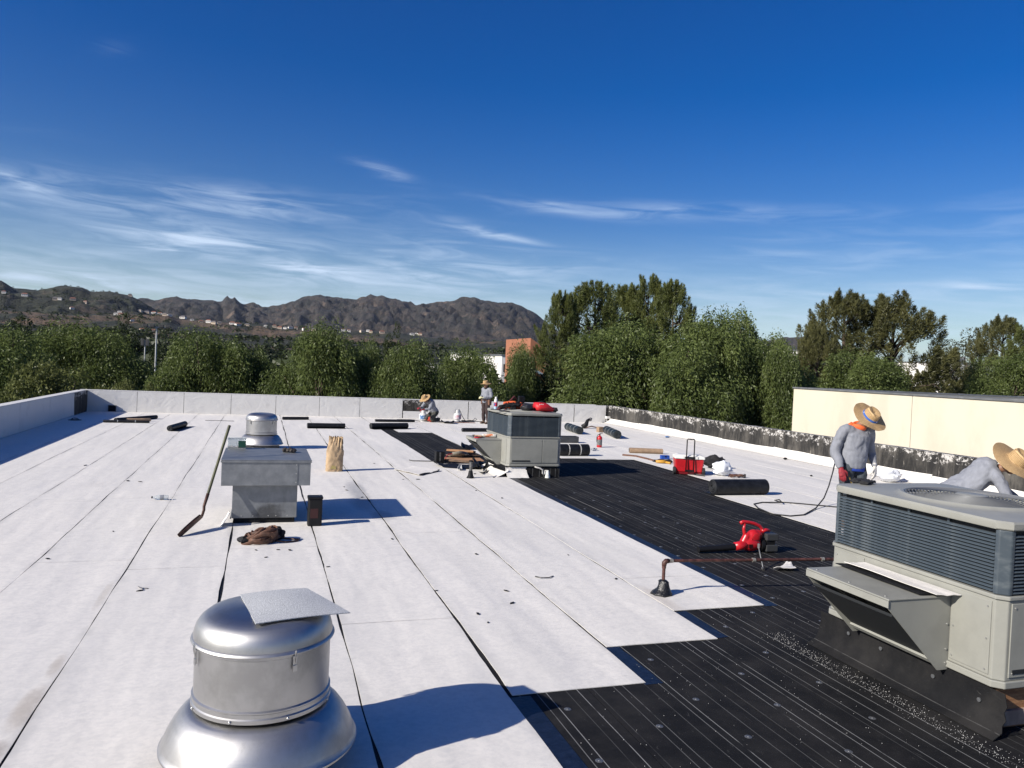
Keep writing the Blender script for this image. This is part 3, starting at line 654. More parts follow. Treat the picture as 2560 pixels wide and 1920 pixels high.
for k, (a, b) in enumerate(zip(pl[:-1], pl[1:])): panel(wl, 'y+', a+.007, b-.007, X0+.0025*(k % 2), .012, PH, .01, 71.)
wr = thing('parapet_wall', 'right parapet of bare concrete streaked black with old tar', 'wall', (0,0,0))
m_ = MB(); nseg = 60
MB().box((X1,-7,-.3),(X1+.25,Y1-.002,PH-.01)).build('wall_core', TAR, wr)
cp = MB()
cp.grid(lambda u, v: (X1-.012+.27*u, -7+(Y1+6.9)*v, PH-.006+.012*nz((v*60, u, 3))), 3, 120); cp.build('coping', TAR, wr, solid=.02, smooth='all')
yy = -7.
while yy < Y1-.3:             # white cant strip at the foot, in lengths
    y2 = min(yy+rnd.uniform(2.4,3.4), Y1-.05); mb = MB(); sd_ = rnd.random()*50; t_ = rnd.uniform(.17,.23)
    pr_ = [(0,0.012),(.10,.035),(.22,.10),(.285,t_),(.295,t_+.03)]
    def cf(u, v, a=yy, b=y2):
        y = a+(b-a)*u; q = v*4; i = min(int(q),3); f = q-i; x = pr_[i][0]*(1-f)+pr_[i+1][0]*f; z = pr_[i][1]*(1-f)+pr_[i+1][1]*f
        return (X1-.30+x+.014*nz((y*1.5,v*2,sd_)), y, z+.022*nz((y*1.1, v*1.5, sd_+2))*v+.004)
    mb.grid(cf, 16, 6); mb.build('cant_strip', WHITE, wr, smooth='all', solid=.006); yy = y2+.004
# roof drain and black scupper box by the left corner
g = G(187,1051)
dr = thing('roof_drain', 'round dark roof drain in the shade by the left corner', 'drain', (g.x,g.y,.0095))
MB().lathe([(.19,0),(.19,.012),(.15,.02),(.12,.012),(0,.012)], 24).build('drain_ring', mat('drain_iron', (.05,.052,.055), .6, .3), dr, smooth=True)
db = MB()
for k in range(8): a = k*math.pi/4; db.tube([(.12*math.cos(a),.12*math.sin(a),.012),(.08*math.cos(a),.08*math.sin(a),.06),(0,0,.075)], .007, 5)
db.build('strainer', MATS['drain_iron'], dr)
sc = atY(280,1030,Y1-.06)
s_ = thing('scupper_box', 'small black square scupper in the back parapet near the left corner', 'scupper', (sc.x,Y1-.03,.02))
MB().box((-.12,-.05,0),(.12,-.035,.21)).build('face', BITU, s_)
for a, b in (((-.13,-.065,-.005),(-.105,.01,.225)),((.105,-.065,-.005),(.13,.01,.225)),((-.105,-.065,.2),(.105,.01,.224))): MB().box(a, b).build('frame', mat('scupper_frame', (.03,.03,.032), .6), s_)

# ------------------------------------------------------------------ neighbouring buildings, lamp pole
m = NT('cream_stucco'); a_ = m.noise(.8, 6, .6, m.map((1,1,.4))); b_ = m.noise(60, 3)
c = m.mix(m.ramp(a_, .42, .68), (.585,.54,.435), (.53,.485,.385)); c = m.mix(m.math('MULTIPLY', m.ramp(m.noise(3, 7, .7, m.map((1,1,.3))), .64, .75), .25), c, (.5,.45,.36))
m.done(c, .9, m.bump(b_, .2, .01))
nb = thing('cream_building', 'cream stucco building with dark metal coping beyond the right parapet', 'building', (0,0,0))
nx0, nyb, nz_ = 23.6, 30., 1.90
j1 = atX(2275, 1100, nx0).y
for a, b in ((nyb, j1+.012), (j1-.012, 13.), (12.976, -6.)): MB().box((nx0, b, GZ), (nx0+.3, a, nz_)).build('wall_panel', MATS['cream_stucco'], nb, bevel=.01)
MB().box((nx0+.302, nyb-.3, GZ), (60, nyb, nz_)).build('far_wall', MATS['cream_stucco'], nb)
MB().box((nx0+.31, -6, 1.0), (60, nyb-.31, 1.1)).build('roof', mat('grey_membrane', (.42,.43,.44), .85, var=.15, vscale=.7), nb)
MB().box((nx0-.05, -6, nz_+.002), (nx0+.36, nyb+.05, nz_+.075)).build('coping', COPE, nb, bevel=.008)
MB().box((nx0+.37, nyb-.35, nz_+.002), (60, nyb+.05, nz_+.075)).build('coping', COPE, nb, bevel=.008)
for k in range(9): MB().box((nx0+2+k*4., nyb-.355, nz_+.076), (nx0+2.05+k*4., nyb+.055, nz_+.085)).build('coping_joint', COPE, nb)
WST = mat('white_stucco', (.74,.72,.68), .85, var=.06, vscale=.5); DARKW = mat('window_dark', (.03,.035,.04), .15); ORANGE = mat('orange_stucco', (.33,.135,.075), .85, var=.08, vscale=.4)
def far_block(px0, px1, pt, Y, depth, label, name='white_building', wm=None, extra=None):
    a = atY(px0, pt, Y); b = atY(px1, pt, Y); o = thing(name, label, 'building', (a.x, Y, GZ)); wd = b.x-a.x; h = a.z-GZ; h2 = b.z-GZ
    MB().add([(0,0,0),(wd,0,0),(wd,depth,0),(0,depth,0),(0,0,h),(wd,0,h),(wd,depth,h),(0,depth,h)],[(0,1,5,4),(1,2,6,5),(2,3,7,6),(3,0,4,7),(4,5,6,7)]).build('wall', wm or WST, o)
    MB().box((-.1,-.1,h+.002),(wd+.1,depth+.1,h+.25)).build('parapet_cap', COPE if extra != 'plain' else (wm or WST), o)
    n = max(2, int(wd/3.2))
    for k in range(n): MB().box(((k+.25)*wd/n,-.06,h-2.4),((k+.75)*wd/n,-.03,h-1.2)).build('window', DARKW, o)
    return o
fb = far_block(2380, 2475, 908, 118, 20, 'low white building with roof boxes half hidden at the far right')
q = fb.location
for k, (x, w_, h_) in enumerate(((3.2,1.8,.8),(5.2,.3,1.3))): MB().box((x,2,q.z*0+ (atY(2380,908,118).z-GZ)+.27),(x+w_,4,(atY(2380,908,118).z-GZ)+h_+.27)).build('roof_box', COPE, fb)
far_block(1085, 1135, 912, 90, 14, 'long low white building seen between pepper trees')
far_block(1180, 1205, 885, 95, 12, 'small tall white building block above the pepper trees')
far_block(1255, 1290, 890, 110, 10, 'narrow white house left of the orange gable', name='white_house')
far_block(2000, 2030, 878, 100, 10, 'pale wall showing between the big pepper tree and brown pines', name='pale_building')
og = atY(1327, 845, 80); ob = thing('orange_building', 'orange stucco gable rising beside the pine group', 'building', (og.x,80,GZ)); zt = og.z-GZ; wd = (atY(1372,850,80).x-og.x)
MB().prism([(0,0),(wd,0),(wd,zt-1.9),(wd*.45,zt-.6),(0,zt)], 'y', 0, 9).build('wall', ORANGE, ob)
MB().prism([(-.2,zt-3.3),(wd+.2,zt-4.6),(wd+.2,zt-4.3),(-.2,zt-3.0)], 'y', -.5, -.05).build('eave', mat('blue_grey_trim', (.25,.32,.36), .6), ob)
MB().box((wd*.2,-.06,zt-6.5),(wd*.7,-.03,zt-5)).build('window', DARKW, ob)
lp = atY(392, 815, 60); STEEL = mat('galvanised_pole', (.42,.43,.43), .5, .6)
lt = thing('lamp_pole', 'tall grey floodlight pole rising between the trees', 'lamp', (lp.x,60,GZ)); hz = lp.z-GZ
MB().tube([(0,0,0),(0,0,hz)], [.085,.05], 10).build('pole', STEEL, lt, smooth=True)
MB().tube([(-.75,0,hz-.12),(.75,0,hz-.12)], .05, 8).build('crossarm', STEEL, lt)
for x in (-.75,-.3,.3,.75):
    fo = MB().box((x-.16,-.22,hz-.10),(x+.16,.08,hz+.10)).build('floodlight', mat('floodlight_body', (.06,.06,.06), .6), lt, bevel=.02)
sp2 = atY(363, 850, 75)
sk = thing('speaker_mast', 'short mast with two dark boxes left of the floodlight pole', 'mast', (sp2.x,75,GZ)); hz2 = sp2.z-GZ
MB().tube([(0,0,0),(0,0,hz2)], .05, 8).build('pole', STEEL, sk); 
for x in (-.2,.2): MB().box((x-.12,-.12,hz2-.5),(x+.12,.12,hz2+.1)).build('box', MATS['floodlight_body'], sk, bevel=.02)

# ------------------------------------------------------------------ rooftop air-conditioning units
m = NT('cabinet_paint'); n_ = m.noise(2.2, 6, .65); n2 = m.noise(16, 5, .7, m.map((1,1,.3)))
c = m.mix(m.ramp(n_, .42, .66), (.265,.265,.235), (.23,.23,.205)); c = m.mix(m.math('MULTIPLY', m.ramp(n2, .62, .74), .25), c, (.27,.26,.225))
m.done(c, .46)
CAB = MATS['cabinet_paint']
m = NT('grille_paint'); n_ = m.noise(5, 6, .7, m.map((1,1,2.5)))
m.done(m.mix(m.ramp(n_, .46, .72), (.045,.060,.074), (.095,.112,.122)), .5)
GRI = MATS['grille_paint']; INK = mat('near_black_fill', (.010,.012,.014), .7); SCREW = mat('screw_zinc', (.45,.45,.43), .4, .7)  # INK is plain near-black, also the painted shade inside grilles and hollow rolls
WOOD = mat('curb_wood', (.32,.165,.075), .8, rgb2=(.20,.09,.04), vscale=7, stretch=(1,6,6), bump=.3)
LUM = mat('lumber', (.42,.24,.125), .8, rgb2=(.30,.15,.07), vscale=5, stretch=(1,8,8), bump=.2)
GREYM = mat('grey_wire', (.20,.205,.205), .5, .3)
W_, L_, HG0, HT = 1.20, 1.64, .61, 1.11
def ring_rect(ch, x0, y0, x1, y1): return [(x0+ch,y0),(x1-ch,y0),(x1,y0+ch),(x1,y1-ch),(x1-ch,y1),(x0+ch,y1),(x0,y1-ch),(x0,y0+ch)]
slat_mesh = {}
def ac_unit(label, loc, hood_y=(.40,1.22)):
    t = thing('rooftop_air_conditioner', label, 'air conditioner', loc, 0, 'rooftop air conditioners')
    MB().prism(ring_rect(.06,-.015,-.015,W_+.015,L_+.015), 'z', -.012, .035).build('base_rail', CAB, t, bevel=.006)
    cb = MB().prism(ring_rect(.055,0,0,W_,L_), 'z', .036, HG0-.03).build('cabinet', CAB, t, bevel=.006)
    # access panels, proud of the cabinet, with screws
    for (a, b) in ((.075,.765),(.775,W_-.075)):
        p = MB().box((a,-.010,.06),(b,-.001,HG0-.05)).build('access_panel', CAB, t, bevel=.004)
        s = MB()
        for x in (a+.03,b-.03):
            for z in (.09,HG0-.08): s.tube([(x,-.010,z),(x,-.015,z)], .007, 8)
        s.build('screw', SCREW, p)
    MB().box((.10,-.016,.085),(.50,-.0105,.115)).build('panel_handle', INK, t, bevel=.004)
    for (a, b) in ((.075,hood_y[0]-.012),(hood_y[1]+.012,L_-.075)):
        p = MB().box((-.008,a,.06),(-.001,b,HG0-.05)).build('access_panel', CAB, t, bevel=.004); s = MB()
        for y in (a+.025,b-.025):
            for z in (.09,.3,HG0-.09): s.tube([(-.008,y,z),(-.013,y,z)], .007, 8)
        s.build('screw', SCREW, p)
    for a, b in ((.075,.80),(.81,L_-.075)): MB().box((W_+.001,a,.06),(W_+.008,b,HG0-.05)).build('access_panel', CAB, t, bevel=.004)
    MB().prism(ring_rect(.06,-.014,-.014,W_+.014,L_+.014), 'z', HG0-.029, HG0-.001).build('middle_rail', CAB, t, bevel=.006)
    MB().prism(ring_rect(.06,.05,.05,W_-.05,L_-.05), 'z', HG0, HT-.062).build('dark_backing', INK, t)  # solid near-black box, its colour standing for the shade behind the louvers
    for (x, y) in ((0,0),(1,0),(0,1),(1,1)):       # corner posts
        w = .085; pts = [(0,.055),(.055,0),(w,0),(w,.03),(.03,w),(0,w)]
        pts = [((W_-a if x else a), (L_-b if y else b)) for a, b in pts]
        MB().prism(pts, 'z', HG0+.001, HT-.063).build('corner_post', GRI, t, bevel=.008)
    ns = 17; z0 = HG0+.012; pitch = (HT-.085-z0)/ns
    for face in range(4):
        ln = (W_ if face in (0,2) else L_)-.172
        if ln not in slat_mesh:
            tmp = MB().prism([(-.017,.0),(-.0165,.004),(-.006,.0125),(.004,.0135),(.003,.010),(-.010,.001)], 'x', 0, ln).build('louver_slat', GRI); slat_mesh[ln] = tmp.data; bpy.data.objects.remove(tmp)
        for k in range(ns):
            o = bpy.data.objects.new('louver_slat', slat_mesh[ln]); col.objects.link(o); o.parent = t
            z = z0+k*pitch
            if face == 0: o.location = (.086,.018,z)
            elif face == 1: o.location = (W_-.018,.086,z); o.rotation_euler.z = math.pi/2
            elif face == 2: o.location = (W_-.086,L_-.018,z); o.rotation_euler.z = math.pi
            else: o.location = (.018,L_-.086,z); o.rotation_euler.z = -math.pi/2
        for q in (.36,.66) if face % 2 == 0 else (.3,.52,.75):   # thin stiffening ribs behind the louvers
            d = .036; pos = q*(W_ if face % 2 == 0 else L_)
            lo, hi = {0:((pos-.01,d,HG0),(pos+.01,d+.012,HT-.064)),2:((pos-.01,L_-d-.012,HG0),(pos+.01,L_-d,HT-.064)),1:((W_-d-.012,pos-.01,HG0),(W_-d,pos+.01,HT-.064)),3:((d,pos-.01,HG0),(d+.012,pos+.01,HT-.064))}[face]
            MB().box(lo, hi).build('grille_rib', GRI, t)
    # top pan with the fan opening
    cx, cy, fr_ = W_*.5, L_*.49, .47; n = 64; mb = MB(); o0 = .018
    def rect(a, g, ch=.07):
        c_, s_ = math.cos(a), math.sin(a); hx, hy = W_/2+g, L_/2+g; k = 1/max(abs(c_)/hx, abs(s_)/hy); x, y = c_*k, s_*k
        ex = abs(x)+abs(y)-(hx+hy-ch)
        if ex > 0: x -= math.copysign(ex/2, x); y -= math.copysign(ex/2, y)
        return W_/2+x, L_/2+y
    rings = []
    for g, z in ((o0-.004,HT-.060),(o0,HT-.052),(o0,HT-.016),(o0-.010,HT-.003),(o0-.03,HT)): rings.append([(*rect(2*math.pi*k/n, g), z) for k in range(n)])
    for r, z in ((fr_+.085,HT+.002),(fr_+.05,HT+.012),(fr_+.03,HT+.026),(fr_+.005,HT+.024),(fr_-.01,HT+.008),(fr_-.012,HT-.12)): rings.append([(cx+r*math.cos(2*math.pi*k/n), cy+r*math.sin(2*math.pi*k/n), z) for k in range(n)])
    vs = [p for r in rings for p in r]; fs = [(i*n+k, i*n+(k+1)%n, (i+1)*n+(k+1)%n, (i+1)*n+k) for i in range(len(rings)-1) for k in range(n)]
    mb.add(vs, fs); mb.build('top_pan', CAB, t, smooth=28)
    MB().lathe([(0,HT-.2),(fr_,HT-.2)], 40, c=(cx,cy,0)).build('fan_pit', INK, t)
    gd = MB()
    for i in range(15):
        r = .12+i*(fr_-.13)/14; pts = [(cx+r*math.cos(2*math.pi*k/48), cy+r*math.sin(2*math.pi*k/48), HT+.022+.020*(1-(r/fr_)**2)) for k in range(49)]; gd.tube(pts, .0028, 5, cap=False)
    for k in range(12):
        a = 2*math.pi*k/12; gd.tube([(cx+r*math.cos(a), cy+r*math.sin(a), HT+.018+.020*(1-(r/fr_)**2)) for r in (.08,.2,.33,fr_-.004)], .003, 5)
    gd.build('fan_guard', GREYM, t, smooth='all')
    MB().lathe([(0,HT+.046),(.10,HT+.045),(.115,HT+.038),(.115,HT+.03),(0,HT+.03)], 28, c=(cx,cy,0)).build('guard_plate', CAB, t, smooth=True)
    for k in range(3):
        a0 = k*2.094; bl = MB()
        bl.grid(lambda u, v: (cx+(.09+.34*v)*math.cos(a0+(.25+.75*v)*(u-.5)*1.5), cy+(.09+.34*v)*math.sin(a0+(.25+.75*v)*(u-.5)*1.5), HT-.09+.09*(u-.5)), 8, 6); bl.build('fan_blade', GREYM, t, smooth='all', solid=.003)
    # fresh-air hood
    ya, yb = hood_y; zt, ox = .492, -.57
    hd = MB().box((ox,ya-.012,zt),(-.001,yb+.012,zt+.012)).build('hood_top', CAB, t, bevel=.003)
    MB().box((ox-.004,ya-.012,zt-.050),(ox+.004,yb+.012,zt-.001)).build('lip', CAB, hd, bevel=.002)
    for y in (ya, yb):
        MB().prism([(-.001,zt-.002),(ox+.006,zt-.002),(ox+.006,zt-.055),(-.095,-.03),(-.001,-.03)], 'y', y-.004, y+.004).build('hood_side', CAB, t)
    MB().prism([(-.52,zt-.12),(-.10,.03),(-.085,.045),(-.505,zt-.105)], 'y', ya+.01, yb-.01).build('filter', INK, t)
    for q in (.93,): MB().prism([(-.545+.44*q,zt-.075-.41*q),(-.515+.44*q,zt-.105-.41*q),(-.505+.44*q,zt-.092-.41*q),(-.535+.44*q,zt-.062-.41*q)], 'y', ya+.008, yb-.008).build('filter_rail', CAB, t)
    s = MB()
    for y in (ya+.06, yb-.06, (ya+yb)/2): s.tube([(-.53,y,zt+.012),(-.53,y,zt+.018)], .008, 8)
    for z in (.02,.12,.3): s.tube([(-.03,ya-.004,z),(-.03,ya-.010,z)], .007, 8)
    s.build('screw', SCREW, hd)
    return t
# the near unit, standing on a curb wrapped in black base sheet torn open at one corner
A1 = (4.74, 3.80, .31); acf = ac_unit('large rooftop unit on a black wrapped curb with a torn corner', A1)
MB().box((.05,.05,-.31),(W_-.05,L_-.05,-.014)).build('curb_wood', WOOD, acf)
cur = MB()
def curbf(u, v, side):
    s = -.06+(L_+.12)*u; pr_ = [(-.02,-.02),(-.015,-.10),(-.025,-.19),(-.07,-.26),(-.15,-.299)]
    q = v*4; i = min(int(q),3); f = q-i; x = pr_[i][0]*(1-f)+pr_[i+1][0]*f+.034; z = pr_[i][1]*(1-f)+pr_[i+1][1]*f
    x -= .006*nz((s*4, v*3, 1.)); 
    if u == 0: s += -.035*v+.03*nz((v*9,0,2))
    return (x-.02, s, z)
cur.grid(lambda u, v: curbf(u, v, 0), 26, 9); cur.build('curb_flashing', BLACK, acf, smooth='all', solid=.006)
MB().box((.06,L_-.045,-.305),(W_-.02,L_+.02,-.02)).build('curb_flashing', BITU, acf)
MB().prism([(-.02,-.06),(.02,.03),(.10,.045),(.16,.04),(.16,-.06)], 'z', -.306, -.30).build('flashing_scrap', BITU, acf)
MB().box((.10,.02,-.28),(W_-.1,.045,-.18)).build('gypsum_strip', mat('gypsum_board', (.30,.22,.17), .9, var=.2, vscale=12), acf)
sf = MB()
for y, z in ((.5,-.12),(1.0,-.10),(.12,-.13),(1.35,-.1)): sf.tube([(-.012,y,z),(-.020,y,z)], .015, 12)
sf.build('curb_fastener', FAST, acf)
# the far unit on a part-dressed curb
A2 = (4.92, 15.20, .245); acr = ac_unit('rooftop unit with bags and tools lying on its top', A2, (.43,1.25))
MB().box((.05,.05,-.24),(W_-.05,L_-.05,-.014)).build('curb_wood', INK, acr)
MB().box((.42,.005,-.24),(W_-.02,.048,-.06)).build('curb_flashing', BLACK, acr)
mb = MB(); mb.grid(lambda u, v: (-.02+.46*u+.02*nz((u*3,v,1)), .035-.20*(1-v)**2-.01, -.235+.20*v+.01*nz((u*5,v*4,2))), 10, 7); mb.build('white_curb_flashing', WHITE, acr, smooth='all', solid=.008)
mb = MB(); mb.grid(lambda u, v: (.03-.26*(1-v)**1.5, -.05+1.5*u, -.235+.15*v+.012*nz((u*6,v*4,5))), 14, 6); mb.build('white_curb_flashing', WHITE, acr, smooth='all', solid=.008)
MB().box((-.015,.02,-.10),(.045,L_,-.016)).build('curb_flashing', BITU, acr)
MB().prism([(-.05,.02),(.02,.10),(.03,.9),(-.12,.85)], 'z', -.112, -.104).build('flashing_scrap', BITU, acr)
trp = MB().tube([(.62,-.02,-.02),(.62,-.08,-.02),(.70,-.09,-.04),(.76,-.10,-.07),(.765,-.10,-.15),(.79,-.10,-.17),(.815,-.10,-.15),(.82,-.10,-.09),(.86,-.10,-.085),(.87,-.10,-.13)], .018, 8).build('drain_trap', mat('pvc_pipe', (.45,.44,.42), .5, var=.3, vscale=30), acr, smooth='all')
MB().lathe([(.055,-.238),(.05,-.20),(.03,-.10),(.022,-.08),(0,-.08)], 14, c=(.87,-.12,0)).build('pipe_boot', mat('white_boot', (.62,.63,.60), .7, var=.15, vscale=30), acr, smooth=True)

# ------------------------------------------------------------------ mushroom exhaust fans
m = NT('spun_aluminium'); pz = m.xyz()
rg_ = m.noise(1., 4, .6, m.map((.6,.6,260))); sm = m.noise(3.5, 6, .65); d2 = m.noise(18, 5, .7, m.map((1,1,.25)))
c = m.mix(m.ramp(sm, .42, .66), (.47,.465,.455), (.38,.375,.365)); c = m.mix(m.math('MULTIPLY', m.ramp(d2, .62, .74), .22), c, (.23,.225,.215))
m.done(c, m.math('ADD', .34, m.math('ADD', m.math('MULTIPLY', sm, .12), m.math('MULTIPLY', rg_, .10))), m.bump(rg_, .06, .004, m.bump(sm, .12, .01)), 1.)
m.b.inputs['Anisotropic'].default_value = .3
ALU = MATS['spun_aluminium']; CLIP = mat('latch_steel', (.5,.5,.49), .3, 1.)
def fan(label, loc, rz=0):
    t = thing('exhaust_fan', label, 'exhaust fan', loc, rz, 'mushroom exhaust fans'); t.scale = (.94,.94,1.09)
    MB().box((-.36,-.36,0),(.36,.36,.10)).build('curb', mat('fan_curb', (.10,.10,.105), .6, .2, var=.3, vscale=6), t, bevel=.01)
    MB().lathe([(.30,.101),(.30,.17)], 40).build('throat', INK, t)
    MB().lathe([(.552,.128),(.558,.120),(.566,.124),(.566,.134),(.556,.142),(.545,.165),(.527,.205),(.498,.250),(.462,.292),(.428,.318),(.405,.330),(.35,.336),(.34,.330)], 72).build('skirt', ALU, t, smooth=50)
    MB().lathe([(.35,.345),(.392,.345),(.400,.350),(.400,.368),(.393,.374),(.393,.392),(.397,.396),(.397,.402),(.387,.408),(.387,.648),(.394,.652),(.394,.662),(.387,.667)], 80).build('drum', ALU, t, smooth=35)
    MB().lathe([(.394,.664),(.408,.666),(.412,.673),(.408,.681),(.399,.686),(.396,.710),(.385,.742),(.362,.772),(.325,.796),(.27,.812),(.19,.822),(.10,.827),(0,.829)], 80).build('cap', ALU, t, smooth=50)
    for k in range(4):
        a = R(-128+k*90+62); c_, s_ = math.cos(a), math.sin(a); mt = Matrix.Rotation(a, 4, 'Z')
        l = MB().box((.397,-.010,.590),(.405,.010,.660), mtx=mt).build('latch', CLIP, t, bevel=.002)
        MB().tube([mt @ Vector(p) for p in ((.405,-.006,.62),(.416,-.006,.66),(.414,0,.690),(.416,.006,.66),(.405,.006,.62))], .0025, 6).build('latch_wire', CLIP, l)
        MB().box((.405,-.012,.585),(.410,.012,.615), mtx=mt).build('latch_plate', CLIP, l)
    rv = MB()
    for k in range(8):
        a = R(20+k*45); rv.ell((.404*math.cos(a),.404*math.sin(a),.36), (.008,.008,.008), 8, 6)
    rv.build('rivet', CLIP, t, smooth='all')
    return t
fan('big mushroom exhaust fan with a loose grey sheet scrap on its cap', (.065,4.50,.0095))
fr = atY(652,1090,20.0); fan('mushroom exhaust fan behind the sheet-metal vent shaft', (fr.x+.01,20.0,-.005), .4)
GRAN = mat('grey_granule_sheet', (.46,.47,.475), .9, var=.25, vscale=160, bump=.4, bscale=200)
sc_ = MB(); q0 = [G(591,1508,.84),G(855,1541,.84),G(750,1497,.83),G(619,1567,.80)]
def scf(u, v):   # loose scrap bent over the cap
    a, b, c_, d = Vector((-.075,4.66,.917)), Vector((.30,4.70,.925)), Vector((.52,4.34,.880)), Vector((.015,4.19,.898))
    p = (a*(1-u)+b*u)*(1-v)+(d*(1-u)+c_*u)*v; p.z += .020*math.sin(u*3.1)*math.sin(v*2.5+.3); return p
sc_.grid(scf, 10, 8)
tag(sc_.build('sheet_scrap', [GRAN], None, smooth='all', solid=.005), 'curled grey granule sheet scrap lying on the big exhaust fan', 'scrap')
# the paint chip on the cap is a bare patch in a leaf shape
# ------------------------------------------------------------------ sheet-metal vent shaft
m = NT('galvanised_sheet'); n_ = m.noise(7, 5, .6); v_ = m.t.nodes.new('ShaderNodeTexVoronoi'); v_.inputs['Scale'].default_value = 60; m.t.links.new(m.pos, v_.inputs['Vector'])
pz = m.xyz(); st_ = m.noise(4, 6, .7, m.map((1.6,1.6,.25)))
c = m.mix(m.ramp(n_, .35, .7), (.19,.20,.21), (.26,.27,.275)); c = m.mix(m.math('MULTIPLY', v_.outputs['Color'], .12), c, (.34,.35,.36)); c = m.mix(m.math('MULTIPLY', m.ramp(st_, .58, .72), .35), c, (.15,.155,.16))
dx = m.math('DIVIDE', m.math('SUBTRACT', pz[0], .05), .27); dz = m.math('DIVIDE', m.math('SUBTRACT', pz[2], .10), .21)
q = m.math('ADD', m.math('MULTIPLY', dx, dx), m.math('MULTIPLY', dz, dz)); ns_ = m.noise(11, 6, .7)
soot = m.ramp(m.math('ADD', m.math('SUBTRACT', 1, q), m.math('MULTIPLY', m.math('SUBTRACT', ns_, .5), 1.6)), .05, .95)
c = m.mix(m.math('MULTIPLY', soot, .82), c, (.055,.055,.057))
m.done(c, m.math('ADD', .38, m.math('MULTIPLY', n_, .2)), None, .55)
GALV = MATS['galvanised_sheet']
sx, sy = .10, 11.02
sh = thing('vent_shaft', 'square sheet-metal vent shaft with wide flat hood, scorched at its foot', 'vent', (sx,sy,.0095))
MB().box((-.40,.02,0),(.40,1.12,.075)).build('curb', BITU, sh)
MB().box((-.425,0,.07),(.425,1.15,.535)).build('duct', GALV, sh, bevel=.004)
MB().box((-.445,-.012,.065),(-.43,1.16,.08)).build('drip_edge', GALV, sh)
MB().box((-.57,-.135,.536),(.585,1.28,.875)).build('hood', GALV, sh, bevel=.004)
MB().box((-.58,-.147,.876),(.595,1.292,.886)).build('lid', GALV, sh, bevel=.004)
MB().box((-.582,-.150,.850),(.597,-.136,.875)).build('lid_flange', GALV, sh, bevel=.003)
MB().box((.4075,-.141,.54),(.413,-.1355,.86)).build('seam', GALV, sh)
s = MB()
for z in (.58,.70,.82): s.tube([(.395,-.136,z),(.395,-.141,z)], .008, 8)
for x in (-.15,.05,.15,.3,-.3): s.tube([(x,0,.10),(x,-.006,.10)], .008, 8)
s.build('screw', SCREW, sh)
mb = MB(); mb.grid(lambda u, v: (-.45-.10*(1-v)+.02*nz((v*5,u*3,1)), -.22+.26*u, .006+.16*v**1.3+.015*nz((u*4,v*4,3))), 8, 7); mb.build('peeled_flashing', WHITE, sh, smooth='all', solid=.008)
# ------------------------------------------------------------------ gas pipe by the near unit
RUST = mat('painted_pipe', (.075,.030,.024), .55, .1, var=.5, vscale=20)
gp = thing('gas_pipe', 'rust brown gas pipe on a tarred foot running to the large rooftop unit', 'pipe', (4.05,7.05,.0095))
MB().tube([(0,0,.10),(0,0,.30)], .017, 12).build('riser', RUST, gp, smooth=True)
MB().tube([(0,0,.295),(.002,0,.325),(.02,-.002,.345),(.05,-.005,.348)], [.024,.027,.027,.024], 12).build('elbow', RUST, gp, smooth='all')
MB().tube([(.045,-.005,.348),(2.3,-.235,.348)], .017, 12).build('run', RUST, gp, smooth=True)
MB().tube([(.0,0,.27),(0,0,.295)], .0215, 12).build('coupling', RUST, gp, smooth=True)
for a in (.06,1.00,1.82): MB().tube([(a,-.1025*a,.348),(a+.035,-.1025*(a+.035),.348)], .0225, 10).build('coupling', mat('pipe_union', (.36,.34,.30), .5, .5, var=.3, vscale=40), gp, smooth=True)
bt = MB().lathe([(.115,.0),(.10,.02),(.075,.05),(.06,.10),(.05,.13),(.025,.15),(.0,.16)], 14)
bt.v = [(x+(.03*nz((x*30,y*30,z*20))-.25*max(0,.05-z)), y+.03*nz((x*30+9,y*30,z*20)), z+.02*nz((x*20,y*20,z*9+4)) if z > .01 else z) for x,y,z in bt.v]
bt.build('tarred_foot', mat('tar_mastic', (.010,.010,.011), .35, bump=.8, bscale=50), gp, smooth='all')
MB().tube([(1.98,-.1025*1.98,.348),(1.98,-.2,.0)], .012, 8).build('pipe_leg', GREYM, gp)

# ------------------------------------------------------------------ tools and materials lying about
RZ = .0105
ROLL = mat('membrane_roll', (.009,.0098,.012), .55, spec=.3, var=.5, vscale=10, bump=.3, bscale=50, stretch=(1,1,1))
ROLLG = mat('membrane_roll_green', (.012,.018,.020), .5, spec=.3, var=.5, vscale=10, bump=.3, bscale=50)
BAND = mat('roll_band', (.30,.31,.31), .55); TAPE = mat('paper_tape', (.50,.49,.46), .7, var=.3, vscale=30)
CARD = mat('cardboard', (.30,.205,.13), .85, var=.15, vscale=10); STEELD = mat('worn_steel', (.16,.155,.15), .45, .7, var=.4, vscale=20)
BLKP = mat('black_plastic', (.008,.008,.009), .5, spec=.25); RUB = mat('rubber', (.014,.014,.015), .7); CLOTHB = mat('black_cloth', (.013,.013,.015), .95, var=.4, vscale=20)
RED = mat('red_plastic', (.42,.012,.018), .33, var=.12, vscale=6); YEL = mat('tool_yellow', (.50,.26,.03), .5); BLU = mat('blue_plastic', (.01,.06,.32), .45)
LEATH = mat('brown_leather', (.14,.065,.038), .7, rgb2=(.06,.03,.02), vscale=10, bump=.4, bscale=30)
CLEAR = mat('clear_plastic', (.80,.84,.86), .12, trans=.82, spec=.5)
def spiral_end(r, turns=3, w=.011, y=0.): return [((r-.006-.75*r*t)*math.cos(turns*6.283*t), (r-.006-.75*r*t)*math.sin(turns*6.283*t)) for t in np.linspace(0, 1, 40)]
